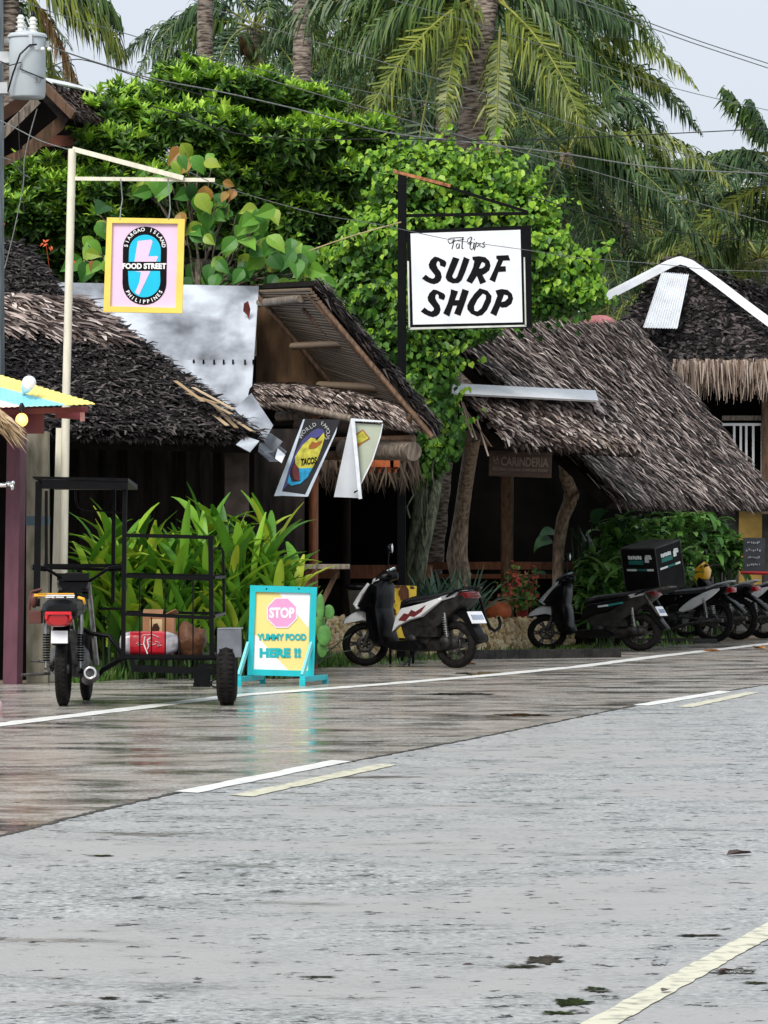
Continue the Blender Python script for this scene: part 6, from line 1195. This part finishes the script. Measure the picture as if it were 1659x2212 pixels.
def underbone(lab, loc, heading, panel, cowl, steer=0.0, seatm=None):
    r = thing('parked_motorcycle', lab, 'motorcycle', loc, heading, 'two-wheelers parked along the verge')
    S = Matrix.Translation((1.24, 0, 0)) @ Matrix.Rotation(steer, 4, 'Z') @ Matrix.Translation((-1.24, 0, 0))
    wheel(r, (0, 0, .3), .3, .045, 5, wide=.9); wheel(r, (1.24, 0, .3), .3, .04, 5, steer, wide=.85)
    part(r, 'fork', iron, lambda m: [m.tube([(1.24, y, .3), (1.06, y, .85)], [.024, .026], 10) for y in (-.08, .08)], T=S)
    part(r, 'front_fender', black_plastic, lambda m: m.slab([(1.5, .52), (1.4, .62), (1.22, .66), (1.05, .6), (.98, .48), (1.02, .48), (1.1, .57), (1.24, .62), (1.38, .58)], -.065, .065, inset=.02), T=S)
    part(r, 'swing_arm', iron, lambda m: [m.tube([(0, y, .3), (.46, y * .9, .36)], .02, 8) for y in (-.1, .1)])
    part(r, 'exhaust', iron, lambda m: m.tube([(.55, .12, .2), (.3, .14, .26), (.12, .15, .28), (-.22, .17, .31)], [.016, .02, .03, .03], 12))
    part(r, 'engine', grime, lambda m: (m.loft([(.42, .3, .1, .08), (.55, .3, .13, .12), (.72, .3, .13, .11), (.8, .32, .08, .06)]), m.lathe([(.001, .16), (.09, .16), (.1, .12), (.1, .02)], (.58, 0, .3), 'Y', 20)))
    part(r, 'frame_cover', black_plastic, lambda m: m.slab([(1.02, .9), (1.1, .78), (1.04, .6), (.94, .4), (.82, .34), (.7, .48), (.5, .54), (.5, .66), (.74, .66), (.9, .82)], -.1, .1, inset=.03))
    part(r, 'leg_shield', black_plastic, lambda m: [m.slab([(1.04, .8), (1.1, .66), (1.0, .42), (.88, .36), (.86, .5), (.95, .72)], s_ * .16 - .03, s_ * .16 + .03, inset=.02) for s_ in (-1, 1)])
    part(r, 'tail_body', black_plastic, lambda m: m.slab([(.52, .46), (.5, .62), (.1, .68), (-.2, .76), (-.28, .74), (-.16, .64), (.02, .54), (.22, .44)], -.1, .1, inset=.03))
    for s_ in (-1, 1): part(r, 'side_panel', panel, lambda m: m.loft([(.46, .44, .01, .015), (.4, .46, .02, .05), (.26, .53, .022, .075), (.1, .61, .022, .07), (-.04, .68, .02, .05), (-.14, .73, .01, .015)]), T=Matrix.Translation((0, s_ * .115, 0)))
    part(r, 'seat', seatm or seat_g, lambda m: m.loft([(.68, .64, .04, .025), (.58, .67, .1, .04), (.4, .69, .13, .05), (.15, .71, .14, .05), (-.02, .745, .12, .045), (-.14, .77, .1, .035), (-.22, .78, .05, .02)]))
    part(r, 'tail_lamp', red_lens, lambda m: m.slab([(-.22, .77), (-.32, .75), (-.32, .69), (-.22, .68)], -.08, .08, inset=.015))
    part(r, 'rear_fender', black_plastic, lambda m: m.slab([(-.14, .66), (-.34, .56), (-.48, .42), (-.46, .4), (-.3, .52), (-.1, .62)], -.07, .07, inset=.01))
    part(r, 'grab_rail', silver, lambda m: m.tube([(.05, .13, .74), (-.12, .15, .8), (-.28, .1, .84), (-.28, -.1, .84), (-.12, -.15, .8), (.05, -.13, .74)], .012, 8))
    part(r, 'shock_absorber', steel, lambda m: [(m.tube([(.04, y, .34), (.1, y, .66)], .013, 8), [m.torus((.05 + k * .005, y, .4 + k * .025), .024, .006, 'Z', 12, 6) for k in range(9)]) for y in (-.12, .12)])
    part(r, 'handlebar', black_metal, lambda m: (m.tube([(.86, -.34, 1.04), (.93, -.2, 1.05), (.98, 0, 1.0), (.93, .2, 1.05), (.86, .34, 1.04)], .016, 10), m.tube([(.95, .2, 1.04), (.96, .33, 1.02)], .007, 6)), T=S)
    part(r, 'head_cowl', cowl, lambda m: m.slab([(.9, .98), (.98, 1.1), (1.08, 1.03), (1.18, .92), (1.18, .8), (1.02, .78), (.92, .86)], -.15, .15, inset=.05), T=S)
    part(r, 'headlamp', bpy.data.materials['headlamp_glass'], lambda m: m.ell((1.13, 0, .93), (.06, .09, .07), 12, 8), T=S)
    mr = part(r, 'mirror', black_plastic, lambda m: [(m.tube([(.9, y, 1.05), (.9, y * 1.05, 1.2)], .006, 8), m.ell((.9, y * 1.1, 1.24), (.02, .055, .035), 12, 8)) for y in (-.25, .25)], T=S)
    part(r, 'foot_peg', rubber, lambda m: m.tube([(.5, -.28, .3), (.5, .28, .3)], .014, 8))
    return r
yellow_cowl = M('yellow_cowl_paint', (.8, .42, .02), .2, var=.08, coat=.6)
underbone('motorbike with a worn grey seat and broad white tail panel beside the delivery scooter', (G(1541, 1388.5).x, 52.2, 0), R(180 - 30), white_paint, black_plastic, R(10))
underbone('motorbike half hidden behind the white panelled one, only its rear wheel and tail showing', (G(1597, 1383).x, 53.9, 0), R(180 - 32), black_plastic, black_plastic, R(5))
underbone('motorbike with a bright yellow head cowl, its tail cut by the right picture edge', (G(1656, 1381).x, 54.8, 0), R(180 - 34), white_paint, yellow_cowl, R(14), seatm=seat_m)
# planks on the ground
pk1 = MB(); a, b = G(1000, 1424), G(1334, 1420); L_ = b - a
rot = Matrix.Rotation(math.atan2(L_.y, L_.x), 3, 'Z'); pk1.box((a + b) / 2 + V((0, .08, .05)), (L_.length, .22, .1), rot); 
for k in range(26): pk1.box(a.lerp(b, (k + .5) / 26) + V((0, -.035, .05)), (.03, .02, .11), rot)
tag(pk1.build('kerb_ramp', M('wet_black_board', (.02, .018, .016), .3, var=.5, scale=7, bump=.3), loc=a, bevel=.005), 'long dark ribbed ramp lying before the stone wall between the two scooters', 'ramp')
pk2 = MB(); a, b = G(1382, 1391), G(1518, 1388); pk2.box((a + b) / 2 + V((0, .1, .03)), ((b - a).length, .25, .06)); tag(pk2.build('kerb_ramp', bpy.data.materials['wet_black_board'], loc=a, bevel=.005), 'short dark board on the ground behind the delivery scooter wheel', 'ramp')
# bin and yellow sheet
bn = thing('rubbish_bin', 'grey round bin with a black lid behind the white scooter', 'bin', P(783, 1350, 42.6)); z0 = P(780, 1345, 42.6)
mb = MB(); mb.lathe([(.001, 0), (.105, 0), (.15, .36), (.155, .38)], z0, 'Z', 28); mb.build('body', M('grey_plastic_bin', (.13, .12, .1), .5, var=.3, scale=4), bn)
mb = MB(); mb.lathe([(.16, .365), (.17, .38), (.165, .42), (.1, .44), (.001, .445)], z0, 'Z', 28); mb.build('lid', black_plastic, bn)
ys = thing('yellow_sheet', 'upright yellow metal panel with flaking rusty patches behind the white scooter', 'panel', (P(868, 0, 42)[0], 42.0, 0))
for lx in (843, 892): lm_ = MB(); lm_.beam((P(lx, 0, 42.03)[0], 42.03, 0), P(lx, 1380, 42.03), .03); lm_.build('leg', black_metal, ys)
c0, c1, c2, c3 = P(838, 1378, 42.0), P(897, 1378, 42.1), P(900, 1266, 42.1), P(838, 1264, 42.0); mb = MB(); mb.add([c0, c1, c2, c3] + [p + V((0, .05, 0)) for p in (c0, c1, c2, c3)], [(0, 1, 2, 3), (7, 6, 5, 4), (3, 2, 6, 7), (1, 5, 6, 2), (0, 3, 7, 4)])
mb.build('sheet', M('yellow_enamel', (.8, .55, .05), .4, var=.06, scale=3), ys)
mb = MB()
for cx_, cy_, rx, ry in ((872, 1284, 12, 20), (845, 1300, 9, 8), (858, 1268, 10, 4), (850, 1322, 7, 10), (890, 1270, 6, 4), (842, 1277, 4, 5)):
    n = 12; pts = [(cx_ + rx * math.cos(2 * math.pi * k / n) * ru(.6, 1.2), cy_ + ry * math.sin(2 * math.pi * k / n) * ru(.6, 1.2)) for k in range(n)]; mb.poly(pts, f=lambda x, y, z: P(x, y, 41.985))
mb.build('rust_patch', M('dark_rust', (.09, .035, .015), .8, var=.5), ys)

# ================================================================ CARGO TRICYCLE (seen from behind)
X0, Y0 = G(137, 1525).x, 30.2
tk = thing('cargo_tricycle', 'motorcycle with a black welded cargo sidecar and flat roof, parked at left', 'tricycle', (X0, Y0, 0), R(90))
# local: x forward (world +Y), y left (world -X)
wheel(tk, (0, 0, .29), .29, .048, 6, wide=1.0, wire=True); wheel(tk, (1.25, -.085, .29), .29, .042, 6, wide=.95, wire=True)
def side(x, y, z): return (x, -y, z)          # y measured to the right
part(tk, 'rear_fender', black_plastic, lambda m: m.slab([(-.30, .5), (-.26, .58), (-.1, .68), (.1, .68), (.2, .6), (.1, .64), (-.1, .64), (-.24, .54), (-.28, .48)], -.065, .065, inset=.012))
part(tk, 'number_plate', plate_m, lambda m: m.box((-.36, -.0, .55), (.01, .13, .1), Matrix.Rotation(R(8), 3, 'Y')), bevel=.003)
part(tk, 'tail_body', black_plastic, lambda m: m.loft([(-.42, .75, .1, .05), (-.36, .76, .14, .085), (-.2, .765, .145, .085), (.0, .76, .14, .085), (.2, .74, .13, .07)]))
part(tk, 'tail_lamp', red_lens, lambda m: (m.loft([(-.46, .69, .07, .045), (-.44, .69, .105, .06), (-.38, .69, .105, .06)]), ))
part(tk, 'tail_lamp_rim', M('bright_red_plastic', (.6, .02, .03), .3), lambda m: (m.box((-.465, 0, .738), (.02, .2, .022)), m.box((-.46, .095, .715), (.02, .015, .05)), m.box((-.46, -.095, .715), (.02, .015, .05))))
part(tk, 'rack', M('orange_rack_paint', (.85, .42, .04), .35, var=.1), lambda m: (m.box((-.2, .04, .885), (.03, .28, .01)), m.box((-.2, .16, .875), (.03, .1, .02)), m.tube([(-.2, .2, .872), (-.1, .215, .865), (.1, .2, .85)], .009, 8), m.tube([(-.24, -.14, .855), (-.28, -.18, .845), (-.24, -.185, .81)], .013, 8)))
part(tk, 'reflector_strip', white_paint, lambda m: (m.box((-.25, .0, .872), (.015, .22, .01)), m.box((-.3, .08, .859), (.01, .07, .009)), m.box((-.3, 0, .859), (.01, .06, .009)), m.box((-.3, -.08, .859), (.01, .06, .009))))
part(tk, 'seat', seat_m, lambda m: m.loft([(-.25, .81, .12, .03), (0, .81, .14, .04), (.3, .79, .13, .05), (.5, .8, .1, .05)]))
part(tk, 'fuel_tank', black_metal, lambda m: m.loft([(.48, .74, .08, .05), (.6, .76, .12, .08), (.78, .79, .13, .09), (.92, .8, .1, .07)]))
for y in (-.135, .135):
    sk_ = part(tk, 'shock_absorber', steel, lambda m: (m.tube([(.0, y, .3), (.03, y, .7)], .008, 8), m.tube([(.02, y, .56), (.03, y, .72)], .02, 12)))
    part(sk_, 'spring', black_metal, lambda m: [m.torus((.01, y, .36 + k * .02), .024, .0065, 'Z', 14, 6) for k in range(11)])
part(tk, 'swing_arm', iron, lambda m: [m.tube([(-.02, y, .29), (.5, y, .34)], .018, 8) for y in (-.12, .12)])
part(tk, 'engine', iron, lambda m: (m.loft([(.4, .32, .12, .1), (.6, .34, .17, .14), (.8, .36, .14, .12)]), m.lathe([(.08, 0), (.09, .02), (.08, .04), (.09, .06), (.08, .08), (.09, .1), (.08, .12)], (.72, 0, .46), 'Z', 16)))
part(tk, 'exhaust', iron, lambda m: m.tube([side(.7, .12, .2), side(.4, .16, .2), side(.1, .22, .24), side(-.3, .235, .27)], [.02, .05, .058, .055], 16))
part(tk, 'exhaust_tip', chrome, lambda m: (m.torus(side(-.31, .235, .27), .042, .01, 'X', 20, 8), ))
part(tk, 'foot_peg', iron, lambda m: (m.tube([(.2, .12, .25), (.1, .34, .24)], .012, 8), m.tube([(.2, .12, .34), (.2, .28, .35)], .01, 8), m.tube([(.2, .1, .28), (.22, .16, .3)], .02, 8)))
part(tk, 'headlamp_unit', black_plastic, lambda m: (m.loft([(.98, .97, .12, .07), (1.05, .96, .14, .09), (1.15, .95, .13, .08)]), m.box((.97, 0, 1.01), (.06, .26, .06)), m.box((.98, .1, .86), (.05, .05, .06)), m.box((.98, -.1, .86), (.05, .05, .06)), m.box((.98, 0, .89), (.05, .24, .03))))
part(tk, 'handlebar', black_metal, lambda m: (m.tube([(.8, .32, 1.09), (.86, .2, 1.07), (.98, .06, .98), (.98, -.14, .98), (.86, -.28, 1.07), (.8, -.43, 1.09)], [.018, .014, .013, .013, .014, .018], 10), m.tube([(.8, .32, 1.09), (.84, .21, 1.075)], .024, 10), m.tube([(.8, -.43, 1.09), (.84, -.3, 1.075)], .024, 10)))
part(tk, 'fork', steel, lambda m: [m.tube([(1.25, -.085 + y, .29), (1.08, -.03 + y, .95)], .02, 8) for y in (-.085, .085)])
part(tk, 'saddle_bag', M('brown_vinyl', (.09, .03, .025), .45, var=.2), lambda m: (m.box((0, .215, .7), (.2, .1, .1)), m.tube([(0, .17, .92), (0, .25, .9), (0, .27, .78), (0, .255, .68)], .012, 8), m.ell((-.02, .23, .83), (.03, .03, .06), 10, 6)), bevel=.015)
# cargo frame. wx: metres right of the bike centre ; picture x -> wx at depth
def wx(x, d=0.0): return P(x, 0, Y0 + d)[0] - X0
def wz(y, d=0.0): return CH - (y - HY) / F * (Y0 + d)
fr = []
def fb(m, x0, y0, d0, x1, y1, d1, w_=.032, h=None): m.beam(side(d0, wx(x0, d0), wz(y0, d0)), side(d1, wx(x1, d1), wz(y1, d1)), w_, h or w_)
dr, df = .1, 1.15    # rear and front of the cage
part(tk, 'roof', black_metal, lambda m: (m.add([side(.0, wx(70, 0), wz(1029, 0)), side(0, wx(277, 0), wz(1033, 0)), side(1.15, wx(277, 0), 1.76), side(1.15, wx(92, 0), 1.76), side(.0, wx(72, 0), wz(1034, 0)), side(0, wx(277, 0), wz(1040, 0)), side(1.15, wx(277, 0), 1.72), side(1.15, wx(92, 0), 1.72)], [(0, 3, 2, 1), (4, 5, 6, 7), (0, 1, 5, 4), (1, 2, 6, 5), (2, 3, 7, 6), (3, 0, 4, 7)]), m.beam(side(.02, wx(90), wz(1046)), side(.02, wx(276), wz(1048)), .02, .07)))
for q in ((270, 1036, dr, 266, 1422, dr, .035), (84, 1040, .35, 79, 1310, .35, .05), (246, 1050, 1.1, 244, 1300, 1.1, .03), (100, 1060, 1.1, 100, 1225, 1.1, .025)): part(tk, 'roof_post', black_metal, lambda m: fb(m, *q))
part(tk, 'wind_frame', black_metal, lambda m: (m.tube([side(.3, wx(163, .3), wz(1060, .3)), side(.3, wx(163, .3), wz(1080, .3)), side(.3, wx(170, .3), wz(1096, .3)), side(.3, wx(182, .3), wz(1101, .3)), side(.3, wx(268, .3), wz(1107, .3))], .008, 8), ))
part(tk, 'front_rail', black_metal, lambda m: m.beam(side(1.0, wx(95, 1), wz(1222, 1)), side(1.0, wx(262, 1), wz(1222, 1)), .03, .03))
part(tk, 'cage_rail', black_metal, lambda m: (fb(m, 268, 1156, dr, 462, 1161, dr, .03), fb(m, 268, 1244, dr, 460, 1251, dr, .03), fb(m, 268, 1326, dr, 460, 1335, dr, .028), fb(m, 255, 1419, dr, 500, 1421, dr, .04), fb(m, 455, 1161, dr, 458, 1422, dr, .038),
    fb(m, 462, 1248, dr, 484, 1246, df, .022), fb(m, 462, 1332, dr, 484, 1325, df, .022), fb(m, 482, 1190, df, 484, 1330, df, .022), fb(m, 270, 1240, df, 484, 1244, df, .022), fb(m, 270, 1322, df, 484, 1325, df, .022), fb(m, 268, 1244, dr, 272, 1240, df, .022), fb(m, 215, 1315, .6, 268, 1315, dr, .02), fb(m, 268, 1326, dr, 272, 1322, df, .022),
    m.tube([side(df, wx(460, df), wz(1190, df)), side(df, wx(465, df), wz(1184, df)), side(df, wx(478, df), wz(1184, df)), side(df, wx(484, df), wz(1195, df))], .01, 6), fb(m, 270, 1232, df, 100, 1226, 1.1, .025)))
part(tk, 'cage_bar', black_metal, lambda m: [fb(m, x, y0, dr, x, 1420, dr, .011) for x, y0 in ((302, 1250), (327, 1334), (357, 1248), (386, 1334), (417, 1250))])
part(tk, 'cargo_floor', black_metal, lambda m: m.box(side((dr + df) / 2, (wx(262) + wx(468)) / 2, wz(1417) - .01), (df - dr + .1, wx(468) - wx(262), .02)))
part(tk, 'chassis_bar', black_metal, lambda m: (m.beam(side(dr - .02, wx(285), wz(1424)), side(dr - .02, wx(289), wz(1447)), .05, .04), m.beam(side(dr - .02, wx(286), wz(1444)), side(dr - .02, wx(470), wz(1452)), .04, .055), m.tube([side(.3, .1, .27), side(.3, wx(205), wz(1466)), side(.3, wx(215), wz(1450)), side(.2, wx(262), wz(1422))], .022, 8), m.tube([side(.3, .1, .62), side(.3, wx(188), wz(1370)), side(.2, wx(232), wz(1375)), side(.2, wx(262), wz(1418))], .018, 8),
    m.beam(side(dr, wx(425), wz(1438)), side(dr, wx(505), wz(1440)), .08, .03), m.beam(side(dr, wx(460), wz(1447)), side(dr, wx(508), wz(1447)), .03, .02), m.box(side(dr, wx(436), wz(1468)), (.1, .13, .12)), m.box(side(dr - .05, wx(421), wz(1479)), (.04, .03, .03)), m.box(side(dr - .05, wx(450), wz(1479)), (.04, .03, .03)), m.torus(side(dr - .05, wx(464), wz(1477)), .03, .006, 'X', 12, 6)))
swx = wx(489)
tw = wheel(tk, side(.12, swx, .27), .27, .078, 6, wide=1.0, disc=False)
part(tk, 'sidecar_fender', M('grey_sheet_metal', (.16, .17, .19), .4, metal=.3, var=.25, scale=5), lambda m: (m.box(side(-.06, wx(496), (wz(1357) + wz(1420)) / 2), (.012, .19, .23)), m.box(side(.15, wx(496), wz(1357) - .005), (.44, .19, .012)), m.box(side(.15, wx(517), (wz(1365) + wz(1418)) / 2), (.42, .01, .19))), bevel=.006)
# cargo
def cw(x, y, d): return V((X0 + wx(x, d), Y0 + d, wz(y, d)))
rp = thing('red_pack', 'red and white wrapped pack with white script lying in the sidecar cage', 'package', cw(325, 1415, .35))
c = cw(323, 1390, .36); T = Matrix.Translation(c)
rw = MB(T); secs = []
rw.T = T
K = 16; vs = []; nn = 16
prof = [(-.235, .03), (-.225, .07), (-.19, .088), (-.15, .096), (-.08, .098), (0, .1), (.08, .098), (.13, .096), (.17, .088), (.215, .068), (.235, .03)]
for x, h in prof:
    for j in range(nn): a = 2 * math.pi * j / nn; cc, ss = math.cos(a), math.sin(a); vs.append(V((x, .1 * math.copysign(abs(cc) ** .6, cc) * (h / .1) ** .5, h * math.copysign(abs(ss) ** .6, ss) + ru(-.003, .003))))
rw.add(vs, [(i * nn + j, i * nn + (j + 1) % nn, (i + 1) * nn + (j + 1) % nn, (i + 1) * nn + j) for i in range(len(prof) - 1) for j in range(nn)], True)
for i in range(len(rw.f)):
    ring = i // nn; rw.m[i] = 1 if ring in (0, 1, 2, 7, 8, 9) else 0
rw.build('wrapper', [M('red_film', (.62, .02, .035), .25, var=.2, scale=14, coat=.5), M('clear_film', (.5, .47, .5), .2, var=.35, scale=16, coat=.5)], rp)
mb = MB(T)
for pts in ([(-.1, .0), (-.07, .02), (-.09, -.01), (-.05, -.005)], [(-.03, .06), (-.04, .0), (-.02, -.06), (.0, -.02), (-.01, .03), (.02, .05)], [(.0, .02), (.03, .01), (.02, -.01), (.06, .0)], [(.05, .02), (.09, .01), (.07, -.02), (.1, -.01)], [(-.05, .07), (.03, .075), (.08, .05)], [(-.02, -.05), (-.01, -.08)]):
    mb.tube([V((x, -.103, z)) for x, z in pts], .006, 5, squash=.4)
mb.build('script', wl, rp)
cbx = thing('cardboard_box', 'upright open cardboard box with a pale label behind the red pack', 'box', cw(344, 1415, .72))
card = M('cardboard', (.4, .2, .1), .8, var=.15, scale=4); mb = MB(); c = cw(344, 1372, .72); mb.box(c, (.255, .2, .33)); mb.build('carton', card, cbx, bevel=.004)
mb = MB(); mb.box(c + V((-.05, -.02, .18)), (.16, .16, .006), Matrix.Rotation(R(18), 3, 'X')); mb.box(c + V((.09, 0, .17)), (.12, .2, .006), Matrix.Rotation(R(-24), 3, 'Y') @ Matrix.Rotation(R(-10), 3, 'X')); mb.build('flap', card, cbx)
mb = MB(); mb.box(c + V((-.02, -.103, .03)), (.1, .004, .2)); mb.build('label', M('cream_label', (.75, .55, .3), .6, var=.2), cbx)
mb = MB(); mb.poly([(-.04, .02), (-.02, .07), (.01, .08), (.03, .04), (.02, .0), (-.01, -.01)], f=lambda x, y, z: c + V((x - .02, -.107, y + .02))); mb.build('label_picture', bpy.data.materials['dark_rust'], cbx)
bgk = thing('brown_sack', 'crumpled brown sack slumped beside the red pack in the cage', 'sack', cw(412, 1416, .5)); mb = MB(cw and None)
vs = []; c = cw(409, 1418, .5); n0 = 0; mb.ell(c + V((0, 0, .1)), (.14, .13, .15), 24, 16)
for j, (x, y, z) in enumerate(mb.v):
    p = V((x, y, z)) - c; k = 1 + .28 * mnoise.noise(p * 9) + .12 * mnoise.noise(p * 22); p = V((p.x * k, p.y * k, max(0.0, p.z * k))); mb.v[j] = tuple(c + p)
mb.build('sack', M('brown_paper', (.12, .05, .022), .5, var=.3, scale=9, bump=.4), bgk)
